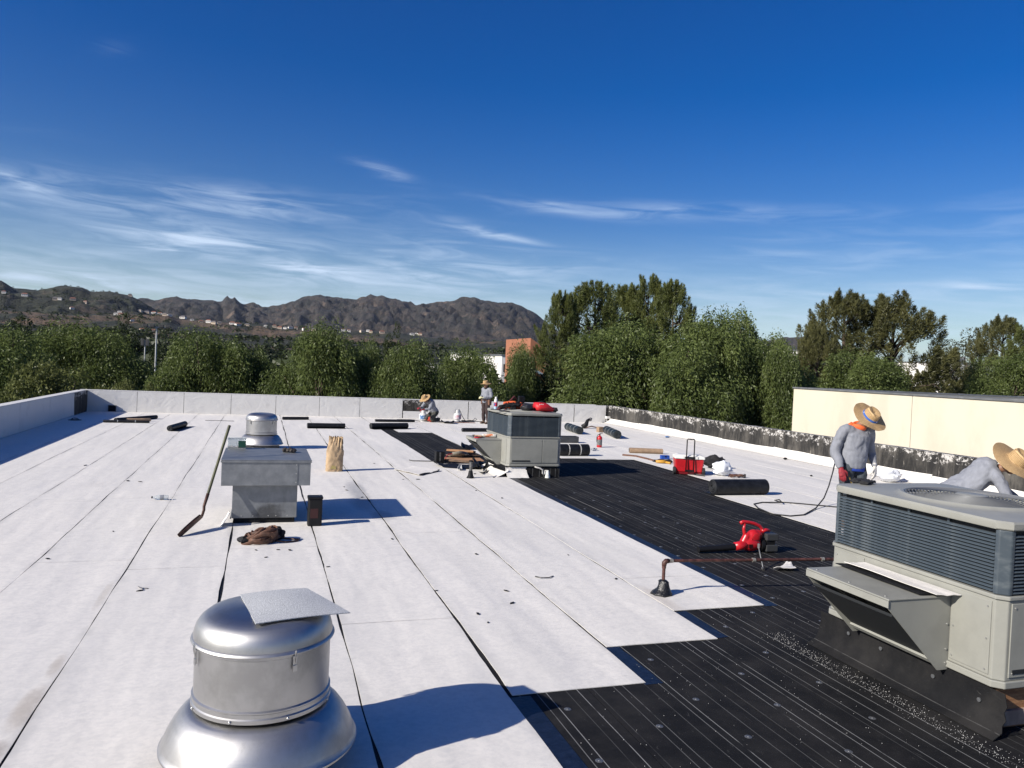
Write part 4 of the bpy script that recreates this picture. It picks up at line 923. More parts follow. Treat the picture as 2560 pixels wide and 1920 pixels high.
def roll(label, a, b, r, name='membrane_roll', mt=None, group='rolls of roofing membrane', bands=0, bandmat=None, hollow=True, flap=None, squash=1., tape=0):
    """a roll lying between ground points a and b"""
    a, b = Vector(a), Vector(b); d = b-a; ln = d.length; rz = math.atan2(d.y, d.x)
    t = thing(name, label, 'roll', (a.x,a.y,RZ), rz, group); mt = mt or ROLL; n = 22
    mb = MB(); core_plug = r*.28
    def f(u, v):
        th = u*2*math.pi; prf = [(0,core_plug),(0,r*.9),(.006,r),(ln*.33,r*1.0),(ln*.66,r*.99),(ln-.006,r),(ln,r*.9),(ln,core_plug)]
        q = v*7; i = min(int(round(q)),7); x, rr = prf[i]; rr *= 1+.02*nz((x*4,th,r*9))
        return (x, rr*math.cos(th), r*squash+rr*squash*math.sin(th))
    mb.grid(f, n, 8, close_u=True); mb.build('wrap', mt, t, smooth=40)
    MB().tube([(.012,0,r*squash),(ln-.012,0,r*squash)], core_plug*1.04, 14).build('core_plug', INK if hollow else CARD, t)  # hollow ends plugged near-black, the shade of the bore put into the colour
    sp = MB()
    for x in (-.0015, ln+.0015): sp.tube([(x, p[0], r*squash+p[1]*squash) for p in spiral_end(r)], .0028, 4)
    sp.build('end_layers', mat('membrane_edge', (.06,.062,.065), .7), t)
    for k in range(bands):
        x = ln*(k+.8)/(bands+.6)
        MB().tube([(x-.012,0,r*squash),(x+.012,0,r*squash)], (r*1.025*squash,r*1.025), 24).build('band', bandmat or BAND, t, smooth=True)
    if flap:
        fb_ = MB(); fb_.grid(lambda u, v: (ln*u, r*.3+(flap*v if flap > 0 else flap*v-r*.6), .004+.012*max(0,v-.7)+.010*nz((u*5,v*3,ln))**2), 12, 6); fb_.build('flap', mt, t, smooth='all', solid=.005)
    return t
def gx(px0, py0, px1, py1): return G(px0,py0), G(px1,py1)
roll('short black roll lying loose with a thin tail on the white sheets', *gx(424,1079,462,1067), .085, flap=-.22)
roll('thin black roll right behind the rear exhaust fan', *gx(706,1050,771,1050), .055)
roll('black roll behind the tan paper sack', *gx(768,1071,862,1072), .085, flap=-.12)
roll('flattened black roll lying along the back parapet near the kneeling roofer', *gx(938,1055,1036,1056), .07, squash=.7)
roll('black roll lying across the end of the bare black patch', *gx(926,1073,1018,1072), .11, squash=.9, flap=-.25)
roll('smooth black roll behind the far rooftop unit hood', *gx(1155,1080,1222,1080), .065)
roll('greenish roll with three pale bands beside the far rooftop unit', *gx(1449,1087,1419,1076), .14, mt=ROLLG, bands=3)
roll('greenish banded roll near the fire extinguisher', *gx(1543,1098,1516,1085), .145, mt=ROLLG, bands=3)
roll('black roll with two paper tape bands beside the far rooftop unit', *gx(1395,1140,1469,1140), .155, bands=2, bandmat=TAPE)
roll('long black roll at the end of an unfinished white sheet', *gx(1780,1238,1912,1237), .15, mt=ROLL, flap=.25)
p = G(258,1057); q = G(388,1049)
roll('black roll in the pile by the left corner', p+Vector((.3,.28,0)), q+Vector((0,.25,0)), .075, squash=.85)
roll('flattened black roll end in the pile by the left corner', p, p+Vector((1.3,.1,0)), .06, squash=.7, bands=2, bandmat=BAND)
roll('brown cardboard tube in the pile by the left corner', G(300,1054), G(377,1054), .05, 'cardboard_tube', CARD, 'cardboard tubes', hollow=True)
roll('brown cardboard tube left of the red cooler', G(1573,1133), G(1656,1136), .075, 'cardboard_tube', CARD, 'cardboard tubes')
g = G(1401,1108)
dk = thing('metal_curb_box', 'low dark flat sided box just right of the far rooftop unit', 'box', (g.x,g.y,RZ))
MB().box((0,0,0),(.62,.28,.20)).build('side', mat('dark_sheet', (.045,.047,.05), .6, var=.2, vscale=5), dk, bevel=.008)
MB().box((.03,.03,.2),(.59,.25,.206)).build('top', BITU, dk)
# clear tub, tar lump on the shaft
z = .0095+.886; g = G(592,1122,z)
tb = thing('plastic_tub', 'clear plastic tub with a green label on the vent shaft', 'tub', (g.x,g.y+.05,z))
mb = MB(); mb.prism([(-.125,-.08),(.125,-.08),(.125,.08),(-.125,.08)], 'z', 0, .004)
for lo, hi in (((-.13,-.085,.0),(-.126,.085,.16)),((.126,-.085,.0),(.13,.085,.16)),((-.126,-.085,.0),(.126,-.081,.16)),((-.126,.081,.0),(.126,.085,.16))): mb.box(lo, hi)
mb.build('tub', CLEAR, tb); MB().box((-.138,-.093,.15),(.138,-.086,.165)).build('rim', CLEAR, tb); MB().box((.02,-.090,.025),(.128,-.0865,.125)).build('label', mat('green_label', (.008,.055,.035), .5), tb)
MB().box((-.12,-.078,.006),(.12,.078,.03)).build('contents', mat('tan_granules', (.40,.32,.25), .9), tb)
g = G(724,1131,z)
mb = MB()
for k in range(9): mb.ell((rnd.uniform(-.09,.09),rnd.uniform(-.04,.04),rnd.uniform(.02,.05)), (rnd.uniform(.03,.05),rnd.uniform(.03,.045),rnd.uniform(.02,.035)), 9, 6)
mb.v = [(x+.012*nz((x*40,y*40,z*40)),y+.012*nz((x*40+5,y*40,z*40)),max(0,z+.012*nz((x*40,y*40+7,z*40)))) for x,y,z in mb.v]
o = mb.build('tar_lump', mat('old_tar', (.035,.028,.024), .75, var=.4, vscale=20), None); o.location = (g.x,g.y,z+.001); tag(o, 'crumbled dark tar lump on the vent shaft lid', 'tar')
# shovel leaning on the shaft
sv = thing('shovel', 'long handled shovel leaning against the vent shaft', 'shovel', (0,0,0))
tip = G(447.5,1342,.012); con = Vector((-.535,10.98,.92)); top = Vector((-.40,11.22,1.325)); nk = Vector((-.66,10.76,.30)); dirv = (top-nk).normalized()
OLV = mat('olive_handle', (.060,.062,.025), .55, var=.35, vscale=12); RSTY = mat('rusty_steel', (.10,.055,.042), .6, .5, var=.4, vscale=18)
MB().tube([nk+dirv*.16, nk+dirv*.6, top], [.019,.018,.020], 12).build('handle', OLV, sv, smooth=True)
MB().tube([nk+Vector((-.02,-.03,-.13)), nk+Vector((.0,-.005,-.05)), nk, nk+dirv*.17], [.016,.018,.019,.022], 10).build('socket', RSTY, sv, smooth='all')
bs = nk+Vector((-.02,-.03,-.13)); ax = (tip-bs); sd_ = Vector((.35,-.9,.2)).normalized()
mb = MB(); mb.grid(lambda u, v: bs+ax*v+sd_*((u-.5)*.14*(1-.9*max(0,(v-.55)/.45)**1.6)*min(1,.55+v*2))+Vector((-.3,-.25,.55))*(.09*(u-.5)**2*4-.03), 9, 12); mb.build('blade', RSTY, sv, smooth='all', solid=.003)
# paper sack
g = G(836,1180); s0 = thing('paper_sack', 'tall tan paper sack with a crumpled open top', 'sack', (g.x,g.y+.08,RZ))
PAPER = mat('kraft_paper', (.40,.285,.17), .85, var=.14, vscale=6, bump=1., bscale=16)
mb = MB()
def sk_(u, v):
    th = u*2*math.pi; z_ = .68*v; c_, s2 = math.cos(th), math.sin(th); k = 1/(abs(c_)**3+abs(s2)**3)**(1/3)
    a, b = .165*(1-.06*v), .10*(1-.12*v); 
    if v > .62: f = (v-.62)/.38; a *= 1-.28*f; b *= 1-.45*f
    cr = .016*nz((c_*4,s2*4,v*6))+.020*abs(nz((c_*6,s2*6,v*9)))+.16*max(0,v-.55)*nz((c_*6,s2*6,v*1.5))
    zz = z_+(.06*nz((c_*3,s2*3,4)) if v > .95 else .0)+(.03*abs(math.sin(th*4)) if v == 1 else 0)
    return (c_*k*a+cr*c_+.02*v*v, s2*k*b+cr*s2, zz)
mb.grid(sk_, 40, 26, close_u=True); mb.build('sack', PAPER, s0, smooth=50, solid=.004)
MB().prism([(-.09,.06),(.03,.05),(.02,.11),(-.05,.13)], 'y', -.111, -.108).build('faded_print', mat('faded_green_print', (.36,.29,.11), .85), s0)
# dark tall can
g = G(786,1316); cn = thing('black_canister', 'tall black canister with dark red panel beside the vent shaft', 'canister', (g.x,g.y+.05,RZ))
MB().prism([(-.075,-.09),(.075,-.09),(.095,-.07),(.095,.07),(.075,.09),(-.075,.09),(-.095,.07),(-.095,-.07)], 'z', 0, .365).build('body', BLKP, cn, bevel=.008)
MB().prism([(-.105,-.10),(.085,-.098),(.103,-.08),(.103,.08),(.085,.098),(-.085,.098),(-.103,.08)], 'z', .366, .40).build('lid', BLKP, cn, bevel=.01)
MB().box((-.065,-.094,.11),(.04,-.0905,.24)).build('panel', mat('dark_red', (.035,.006,.006), .4), cn)
# brown leather tool belt
g = G(655,1362); tbx = thing('tool_belt', 'heap of brown leather tool belt and dark bag before the vent shaft', 'tool belt', (g.x,g.y+.08,RZ))
mb = MB()
for k in range(13):
    a = k*.9; r0 = .07+.05*((k*7) % 5)/5; cx0, cy0 = .05*math.sin(k*2.3)-.02, .04*math.cos(k*1.7)
    mb.tube([(cx0+r0*1.5*math.cos(a+q), cy0+r0*math.sin(a+q), .02+.010*k+.035*math.sin(q*1.3+k)+.02*math.sin(q*3)) for q in np.linspace(0, 4.4, 16)], (.026,.006), 8, side=(0,0,1))
mb.build('belt', LEATH, tbx, smooth='all')
for nm, c0, r0, mt_, sd0 in (('pouch',(-.03,-.02,.05),(.15,.10,.075),LEATH,1.),('pouch',(.11,.05,.05),(.10,.08,.065),LEATH,4.),('black_pouch',(-.19,.02,.035),(.085,.07,.05),CLOTHB,7.),('dark_bag',(.12,.15,.07),(.15,.08,.10),CLOTHB,9.)):
    mb = MB(); mb.ell(c0, r0, 26, 16)
    mb.v = [(x+.035*nz((x*14,y*14,z*14),1,sd0)+.02*nz((x*30,y*30,z*30),1,sd0), y+.035*nz((x*14+3,y*14,z*14),1,sd0), max(0, z+.035*nz((x*14,y*14+3,z*14),1,sd0)+.02*nz((x*30,y*30+5,z*30),1,sd0))) for x,y,z in mb.v]; mb.build(nm, mt_, tbx, smooth=50)
MB().tube([(.1,.0,.02),(.28,-.05,.01),(.42,0,.01),(.45,.08,.01),(.3,.12,.012),(.22,.1,.03)], .010, 6).build('strap', LEATH, tbx, smooth='all')
# clear bottle on the roof
def bottle(label, p, rz, s=1., cap=None, name='water_bottle', mt=None):
    t = thing(name, label, 'bottle', (p.x,p.y,RZ), rz); rot = Matrix.Translation((0,0,.033*s)) @ Matrix.Rotation(math.pi/2, 4, 'Y')
    MB().lathe([(0,0),(.030*s,0),(.033*s,.006*s),(.033*s,.13*s),(.030*s,.15*s),(.013*s,.185*s),(.013*s,.2*s)], 18, mtx=rot).build('body', mt or CLEAR, t, smooth=True)
    MB().lathe([(.0145*s,.2*s),(.0145*s,.218*s),(0,.218*s)], 14, mtx=rot).build('cap', cap or BLKP, t)
    MB().lathe([(.0335*s,.06*s),(.0335*s,.1*s)], 18, mtx=rot).build('label_band', mat('grey_label', (.2,.21,.24), .5), t); return t
bottle('clear plastic bottle lying on the white sheets left of the shovel', G(420,1251), math.pi-.1, 1.1)
bottle('crumpled clear bottle by the taped black roll', G(1480,1128), .6, 1.2)
# red leaf blower
g = G(1745,1384); bl = thing('leaf_blower', 'red leaf blower with black nozzle on the black sheet', 'leaf blower', (g.x,g.y,RZ), R(-4))
MB().tube([(0,0,.045),(.28,0,.055),(.56,0,.075)], [(.040,.045),(.042,.045),(.048,.048)], 18, side=(0,0,1)).build('nozzle', BLKP, bl, smooth=True)
MB().tube([(.52,0,.075),(.60,0,.085),(.72,.02,.10)], [(.052,.052),(.058,.06),(.065,.07)], 18, side=(0,0,1)).build('collar', RED, bl, smooth='all')
mb = MB(); mb.ell((.77,.03,.105), (.155,.10,.10), 24, 14); mb.ell((.80,.02,.19), (.105,.075,.105), 20, 12); mb.ell((.86,.03,.22),(.08,.06,.07),16,10); mb.tube([(.66,.02,.12),(.70,.02,.21),(.78,.02,.26)], [.055,.05,.03], 12)
bo = mb.build('housing', RED, bl, smooth='all'); rm = bo.modifiers.new('remesh', 'REMESH'); rm.mode = 'VOXEL'; rm.voxel_size = .008; rm.use_smooth_shade = True; sm_ = bo.modifiers.new('smooth', 'SMOOTH'); sm_.iterations = 4
fn = MB()
for k in range(7): fn.tube([(.735+k*.018,-.05-.004*k*(6-k)/3,.17+.0*k),(.775+k*.012,-.052,.265-.004*abs(k-3))], .0045, 5)
fn.build('housing_rib', RED, bl)
for k in range(3): MB().box((.665,-.072,.075+k*.016),(.745,-.066,.083+k*.016)).build('vent_slot', BLKP, bl)
MB().tube([(.60,.02,.375),(.64,.02,.395),(.72,.02,.39),(.80,.02,.375),(.88,.02,.345),(.93,.02,.30),(.92,.02,.23)], [(.026,.02),(.024,.019),(.021,.019),(.021,.019),(.022,.02),(.024,.022),(.03,.025)], 12, side=(0,0,1)).build('handle', RED, bl, smooth='all')
MB().tube([(.665,.02,.375),(.655,.02,.30),(.67,.02,.24),(.70,.02,.20)], [.018,.02,.024,.03], 10).build('front_grip', RED, bl, smooth='all')
MB().tube([(.92,.02,.27),(.98,.02,.285),(1.04,.02,.28)], [.03,.024,.020], 10).build('rear_grip', RED, bl, smooth='all')
MB().tube([(.90,.03,.09),(.93,.03,.09),(.95,.03,.09)], [.085,.09,.085], 20).build('inlet_ring', BLKP, bl, smooth=True)
for zc in (.055,.20): MB().box((.955,-.06,zc-.045),(1.13,.11,zc+.045)).build('inlet_box', mat('dark_grey_plastic', (.035,.036,.037), .5), bl, bevel=.012)
MB().box((.97,-.04,.10),(1.09,.09,.155)).build('inlet_gap', BLKP, bl)
# pipe wrench and white scrap by the gas pipe
g = G(1905,1425); wr_ = thing('pipe_wrench', 'grey pipe wrench propped against the gas pipe', 'wrench', (g.x,g.y-.02,RZ), R(70)); wr_.scale = (.55,.55,.62)
MB().tube([(0,0,.012),(.10,.0,.10),(.22,.01,.22),(.34,.02,.36)], [(.022,.012),(.018,.010),(.018,.010),(.02,.011)], 8).build('handle', GREYM, wr_, smooth='all')
MB().box((.32,-.005,.34),(.39,.035,.43)).build('jaw', GREYM, wr_, bevel=.008); MB().tube([(-.03,-.01,.012),(.03,.01,.02)], .03, 10).build('hook', STEELD, wr_)
def scrap(name, label, pts, mt, z=RZ, lift=.02, group=None, cat='scrap', n=8, th=.005):
    """a loose piece of sheet over four ground points, with its edges curling"""
    a, b, c_, d = [Vector(p) for p in pts]; mb = MB(); s = rnd.random()*60
    mb.grid(lambda u, v: ((a*(1-u)+b*u)*(1-v)+(d*(1-u)+c_*u)*v)+Vector((0,0,.006+lift*(abs(nz((u*2.2,v*2.2,s)))+.5*(2*u-1)**4))), n, n)
    o = mb.build(name, mt, None, smooth='all', solid=th); o.location.z = z-.0; tag(o, label, cat, group); return o
scrap('sheet_scrap', 'small white sheet offcut lying on the black sheet by the gas pipe', (G(1933,1429),G(1965,1413),G(1978,1414),G(1990,1430)), WHITE, lift=.05)
h0 = Vector(A1)+Vector((0,0,.506))
def HP(x, y): return (A1[0]+x, A1[1]+y, 0)
scrap('sheet_scrap', 'narrow white sheet offcut laid along the hood of the large rooftop unit', (HP(-.20,.34),HP(-.02,.30),HP(-.03,1.2),HP(-.20,1.24)), WHITE, z=h0.z+.016, lift=.012)
scrap('sheet_scrap', 'narrow black sheet offcut under the white one on the unit hood', (HP(-.27,.42),HP(-.05,.40),HP(-.06,1.24),HP(-.26,1.27)), BITU, z=h0.z+.001, lift=.006)
# gloves on the near unit
mb = MB(); tz = A1[2]+HT
for k, (x, y, a) in enumerate(((2150,1206,.3),(2168,1210,-.5))):
    g = G(x, y, tz); o = thing('work_glove', ['limp black work glove on top of the large rooftop unit', 'second black work glove crumpled beside the limp one on the unit'][k], 'glove', (g.x,g.y,tz+.001), a+k)
    mb = MB(); mb.ell((0,0,.018), (.055,.045,.018), 14, 8)
    for f in range(4): mb.tube([(.03,-.03+.02*f,.016),(.08,-.034+.023*f,.02),(.115-.012*abs(f-1.5),-.036+.025*f,.010)], [.012,.012,.009], 8)
    mb.tube([(0,.04,.015),(.03,.07,.02),(.06,.085,.012)], [.013,.012,.009], 8); mb.tube([(-.04,0,.018),(-.10,.0,.016)], [(.018,.04),(.016,.045)], 10, side=(0,0,1))
    b_ = mb.build('glove', CLOTHB, o, smooth='all'); r2 = b_.modifiers.new('remesh','REMESH'); r2.mode='VOXEL'; r2.voxel_size=.005; r2.use_smooth_shade=True
# ------------------------------------------------------------------ cooler group
g = G(1725,1187); ck = thing('cooler', 'red wheeled cooler with white lid and raised black handle', 'cooler', (g.x,g.y+.10,RZ), R(-22))
MB().add([(-.30,-.17,.05),(.30,-.17,.05),(.30,.19,.05),(-.30,.19,.05),(-.33,-.20,.36),(.33,-.20,.36),(.33,.22,.36),(-.33,.22,.36)],[(3,2,1,0),(4,5,6,7),(0,1,5,4),(1,2,6,5),(2,3,7,6),(3,0,4,7)]).build('body', RED, ck, bevel=.03, seg=3)
MB().add([(-.27,-.15,.0),(.27,-.15,.0),(.27,.17,.0),(-.27,.17,.0),(-.30,-.165,.055),(.30,-.165,.055),(.30,.185,.055),(-.30,.185,.055)],[(3,2,1,0),(0,1,5,4),(1,2,6,5),(2,3,7,6),(3,0,4,7)]).build('foot', mat('dark_red_plastic', (.20,.012,.018), .5), ck, bevel=.01)
LIDW = mat('lid_white', (.66,.65,.61), .5, var=.06, vscale=9)
MB().add([(-.345,-.215,.362),(.345,-.215,.362),(.345,.235,.362),(-.345,.235,.362),(-.335,-.205,.42),(.335,-.205,.42),(.335,.225,.42),(-.335,.225,.42),(-.25,-.15,.455),(.25,-.15,.455),(.25,.17,.455),(-.25,.17,.455)],[(3,2,1,0),(0,1,5,4),(1,2,6,5),(2,3,7,6),(3,0,4,7),(4,5,9,8),(5,6,10,9),(6,7,11,10),(7,4,8,11),(8,9,10,11)]).build('lid', LIDW, ck, bevel=.012, seg=3)
for x in (-.15,.15): MB().box((x-.03,-.228,.365),(x+.03,-.216,.43)).build('hinge', LIDW, ck, bevel=.005)
MB().tube([(-.085,-.235,.09),(-.085,-.235,.80),(-.07,-.235,.825),(.07,-.235,.825),(.085,-.235,.80),(.085,-.235,.09)], .0135, 8).build('pull_handle', BLKP, ck, smooth='all')
for z_ in (.10,.40): MB().box((-.105,-.245,z_-.025),(.105,-.222,z_+.02)).build('handle_bracket', BLKP, ck, bevel=.006)
for x in (-.33,.33):
    w0 = MB().tube([(x-.03,-.14,.085),(x+.03,-.14,.085)], .085, 22).build('wheel', RUB, ck, smooth=30, bevel=.01); MB().tube([(x-.034,-.14,.085),(x+.034,-.14,.085)], .045, 16).build('hub', mat('wheel_hub', (.06,.06,.062), .5), w0, smooth=30)
for z_ in (.20,.27): MB().box((.31,-.10,z_),(.345,.14,z_+.045)).build('side_grip', mat('dark_red_plastic', (.2,.01,.01), .5), ck, bevel=.012)
g = G(1664,1149); bb = thing('blue_case', 'small blue case left of the red cooler', 'case', (g.x,g.y+.05,RZ), R(-8))
MB().box((-.12,-.06,0),(.12,.06,.075)).build('body', BLU, bb, bevel=.01); MB().box((-.122,-.062,.076),(.122,.062,.10)).build('lid', BLU, bb, bevel=.01); MB().box((-.02,-.068,.055),(.02,-.061,.09)).build('latch', BLKP, bb)
g = G(1660,1160); tl = thing('drill', 'yellow and black power tool with a dark pouch beside the blue case', 'power tool', (g.x,g.y,RZ), R(-15))
MB().tube([(-.22,0,.05),(-.05,0,.05),(.06,.0,.05)], [.03,.045,.04], 12).build('motor', YEL, tl, smooth='all'); MB().tube([(.02,.0,.04),(.10,-.08,.035),(.13,-.12,.03)], [.03,.026,.035], 10).build('grip', YEL, tl, smooth='all'); MB().tube([(-.22,0,.05),(-.30,0,.05)], [.022,.012], 10).build('chuck', BLKP, tl)
mb = MB(); mb.ell((.02,.16,.045), (.24,.10,.05), 18, 10); mb.v = [(x+.03*nz((x*9,y*9,z*9)),y+.03*nz((x*9+3,y*9,z*9)),max(.0,z+.03*nz((x*9,y*9+3,z*9)))) for x,y,z in mb.v]; mb.build('pouch', CLOTHB, tl, smooth='all')
def crumple(name, label, cat, p, size, mt, amp=.35, seed=0, n=26, group=None, rz=0., sharp=.0, flat=.0):
    mb = MB(); sx_, sy_, sz_ = size
    mb.ell((0,0,sz_*.5), (sx_/2,sy_/2,sz_/2), n, n//2+2); out_ = []
    for x,y,z in mb.v:
        u = Vector((x/sx_, y/sy_, z/sz_)); k = 1+amp*(noise.noise(u*3.1+Vector((seed,0,0)))+.6*noise.noise(u*7+Vector((0,seed,0)))); rdg = amp*.5*(1-abs(noise.noise(u*4.5+Vector((seed,seed,1))))*2)
        out_.append((x*(k+rdg), y*(k+rdg), max(0, z*(1+amp*.7*noise.noise(u*3.7+Vector((0,0,seed)))))))
    mb.v = out_; o = mb.build(name, mt, None, smooth=60); o.location = (p[0],p[1],p[2] if len(p) > 2 and p[2] else RZ); o.rotation_euler.z = rz; return tag(o, label, cat, group)
WBAG = mat('white_plastic_bag', (.72,.74,.77), .4, spec=.4)
crumple('plastic_bag', 'crumpled white plastic bag right of the red cooler', 'bag', G(1806,1190)+Vector((0,0,RZ)), (.42,.30,.34), WBAG, .42, 3)
crumple('plastic_bag', 'crumpled white plastic bag with a blue patch beside the standing roofer', 'bag', G(2222,1206)+Vector((0,0,RZ)), (.50,.35,.30), WBAG, .42, 8)
crumple('jacket', 'black jacket heaped behind the red cooler', 'jacket', G(1785,1172)+Vector((0,0,RZ)), (.50,.30,.30), CLOTHB, .5, 5)
crumple('rag', 'small blue rag on the white cant strip by the right parapet', 'rag', G(1668,1095)+Vector((0,0,RZ)), (.16,.08,.06), mat('blue_cloth', (.05,.13,.30), .9), .4, 2)
crumple('tar_lump', 'small black lump on the white sheets near the right parapet', 'tar', G(1963,1150)+Vector((0,0,RZ)), (.10,.08,.06), BITU, .3, 6)
crumple('tar_lump', 'tiny black lump on the white sheets left of the standing roofer', 'tar', G(2028,1192)+Vector((0,0,RZ)), (.06,.05,.035), BITU, .3, 7)
g = G(1842,1196); hp = thing('strap_tangle', 'tangled brown strap with metal buckle beside the white bag', 'strap', (g.x,g.y,RZ))
mb = MB()
for k in range(7): mb.tube([(-.18+.36*t_+.03*math.sin(k+t_*5), .06*math.sin(k*1.3+t_*4), .02+.05*abs(math.sin(k*2.1+t_*3.2))) for t_ in np.linspace(0,1,9)], (.012,.004), 6)
mb.build('strap', LEATH, hp, smooth='all'); MB().box((.19,-.02,.0),(.23,.02,.09)).build('buckle', STEELD, hp, bevel=.006)
tag(MB().tube([G(1556,1138,.02),G(1590,1141,.02),G(1615,1147,.02),G(1642,1154,.02)], (.035,.010), 8).build('leather_strip', LEATH, smooth='all'), 'flat brown strip leading to the drill beside the cooler', 'strip')
tag(MB().tube([G(1723,1184,.014),G(1740,1188,.016),G(1762,1191,.014)], (.03,.006), 6).build('black_strip', BLKP), 'thin black strip lying in front of the red cooler', 'strip')
tag(MB().box((-.05,-.03,0),(.05,.03,.05)).tube([(0,0,.05),(0,0,.09)], .015, 8).build('knife_block', BLKP), 'small black tool block below the cooler wheel', 'tool').location = G(1757,1186)+Vector((0,0,RZ))
# fire extinguisher
g = G(1498,1119); fe = thing('fire_extinguisher', 'red fire extinguisher with dark label standing on the roof', 'extinguisher', (g.x,g.y,RZ))
MB().lathe([(0,0),(.075,0),(.08,.01),(.08,.27),(.072,.31),(.045,.335),(.025,.345),(.025,.37),(0,.37)], 22).build('cylinder', RED, fe, smooth=40)
MB().lathe([(.0812,.07),(.0812,.235)], 22).build('label', mat('dark_label', (.05,.055,.055), .5, rgb2=(.25,.25,.24), vscale=40), fe)
MB().box((-.02,-.02,.37),(.02,.02,.40)).build('valve', STEELD, fe, bevel=.004); MB().tube([(-.015,0,.40),(.03,0,.425),(.10,0,.43)], .010, 6).build('lever', BLKP, fe); MB().tube([(-.02,0,.385),(-.07,0,.37),(-.095,0,.30),(-.09,0,.16)], .010, 8).build('hose', RUB, fe, smooth='all')
# torch head, box, orange cone on the ledge by the right corner
g = G(1465,1072); th = thing('torch_kit', 'black torch head with hose leading to a small cardboard box', 'torch', (g.x,g.y,RZ))
mb = MB(); mb.tube([(-.15,0,.06),(0,0,.16),(.05,0,.32),(.12,0,.36)], [.10,.09,.06,.055], 12); mb.build('head', BLKP, th, smooth='all'); MB().tube([(.12,0,.36),(.17,0,.36),(.2,0,.43)], [.06,.07,.05], 12).build('bell', STEELD, th); MB().tube([(-.05,-.05,.03),(.2,-.06,.10),(.4,-.05,.06),(.55,-.02,.03)], .022, 8).build('hose', LEATH, th, smooth='all')
g = G(1500,1081); cb_ = thing('cardboard_box', 'small open cardboard box near the banded rolls', 'box', (g.x,g.y,RZ), R(10))
MB().box((-.11,-.09,0),(.11,.09,.20)).build('box', CARD, cb_, bevel=.004); MB().box((-.112,-.18,.195),(.112,-.095,.20)).build('flap', CARD, cb_)
cx_ = atY(1527,1045,Y1-.15); le = thing('wall_ledge', 'white ledge block at the right end of the back parapet', 'ledge', (cx_.x,Y1-.04,.0))
MB().box((-.25,-.22,.20),(.25,-.02,.30)).build('slab', FLASH, le, bevel=.01); MB().box((.13,-.20,.012),(.22,-.03,.199)).build('leg', FLASH, le, bevel=.01)
oc = MB().lathe([(0,0),(.07,0),(.065,.02),(.03,.08),(.035,.11),(.02,.16),(0,.165)], 14).build('orange_bottle', mat('orange_plastic', (.42,.13,.03), .5), smooth=True); oc.location = (cx_.x+.05,Y1-.16,.302); tag(oc, 'small orange bottle on the white ledge by the right corner', 'bottle')
# propane tanks
TANKW = mat('tank_white', (.60,.60,.585), .5, var=.1, vscale=9)
def tank(label, p, lab, band):
    t = thing('propane_tank', label, 'propane tank', (p.x,p.y,RZ), 0, 'propane tanks by the back parapet')
    MB().lathe([(.11,.0),(.115,.0),(.115,.03),(.11,.03)], 24).build('foot_ring', TANKW, t, smooth=True)
    MB().lathe([(0,.03),(.08,.035),(.13,.06),(.152,.10),(.152,.25),(.135,.29),(.09,.325),(.03,.34),(0,.34)], 28).build('tank', TANKW, t, smooth='all')
    mb = MB()
    for a0 in (0.6, 3.7): mb.grid(lambda u, v: (.095*math.cos(a0+u*2.2), .095*math.sin(a0+u*2.2), .315+.14*v), 10, 3)
    mb.build('collar', TANKW, t, smooth='all', solid=.004)
    MB().tube([(0,0,.34),(0,0,.40)], .02, 10).build('valve', mat('brass', (.35,.24,.08), .4, .8), t)
    MB().lathe([(0,.40),(.035,.40),(.035,.415),(0,.415)], 12).build('valve_wheel', RED if band else BLKP, t)
    lb = MB(); lb.grid(lambda u, v: (.1535*math.cos(R(-160)+u*R(140)), .1535*math.sin(R(-160)+u*R(140)), .095+.15*v), 18, 3); lo_ = lb.build('label', lab, t, smooth='all')
    return t
LB1 = mat('blue_label', (.035,.12,.28), .5, rgb2=(.42,.52,.60), vscale=9, thr=(.5,.56), stretch=(1,1,2.5)); LB2 = mat('pink_label', (.55,.25,.28), .5, rgb2=(.62,.58,.60), vscale=12, thr=(.42,.55))
tank('white propane tank with blue label in front of the kneeling roofer', G(1057,1054), LB1, True)
t2 = tank('white propane tank with pink label and black hose', G(1143,1053), LB2, False)
MB().tube([(0,0,.41),(.06,0,.47),(.10,0,.42),(.2,0,.2),(.32,-.05,.02),(.55,-.15,.012),(.7,-.2,.012),(.78,-.14,.1),(.72,-.08,.14),(.66,-.1,.06),(.74,-.16,.012),(1.1,-.12,.012)], .013, 8).build('hose', RUB, t2, smooth='all')
tw = thing('torch_wand', 'roofing torch wand lying by the back parapet', 'torch', G(1110,1057)+Vector((0,0,RZ)), R(-3))
MB().tube([(0,0,.02),(1.25,-.02,.02)], .012, 8).build('pipe', mat('copper_pipe', (.35,.16,.10), .5, .6), tw); MB().tube([(-.25,0,.03),(0,0,.02)], [.035,.022], 10).build('bell', STEELD, tw); MB().tube([(.5,0,.02),(.62,0,.05),(.8,0,.02)], .02, 8).build('grip', BLKP, tw)
crumple('rag', 'red rag on the roof beside the kneeling roofer', 'rag', G(1077,1056)+Vector((0,0,RZ)), (.22,.16,.20), mat('red_cloth', (.33,.035,.02), .9), .4, 9)
tag(MB().tube([G(996,1050,.02)+Vector((0,.3,0)),G(1030,1050,.02)+Vector((0,.2,0)),G(1050,1053,.02)], .012, 6).build('torch_hose', RUB, smooth='all'), 'black gas hose lying along the back parapet to the tank', 'hose')
scrap('membrane_strip', 'crumpled black membrane strip in front of the torch wand', (G(1102,1056),G(1135,1058),G(1137,1061),G(1103,1059)), BITU, lift=.10)
scrap('membrane_strip', 'flat black membrane strip right of the pink labelled tank', (G(1153,1052),G(1183,1052),G(1184,1056),G(1154,1056)), BITU, lift=.03)
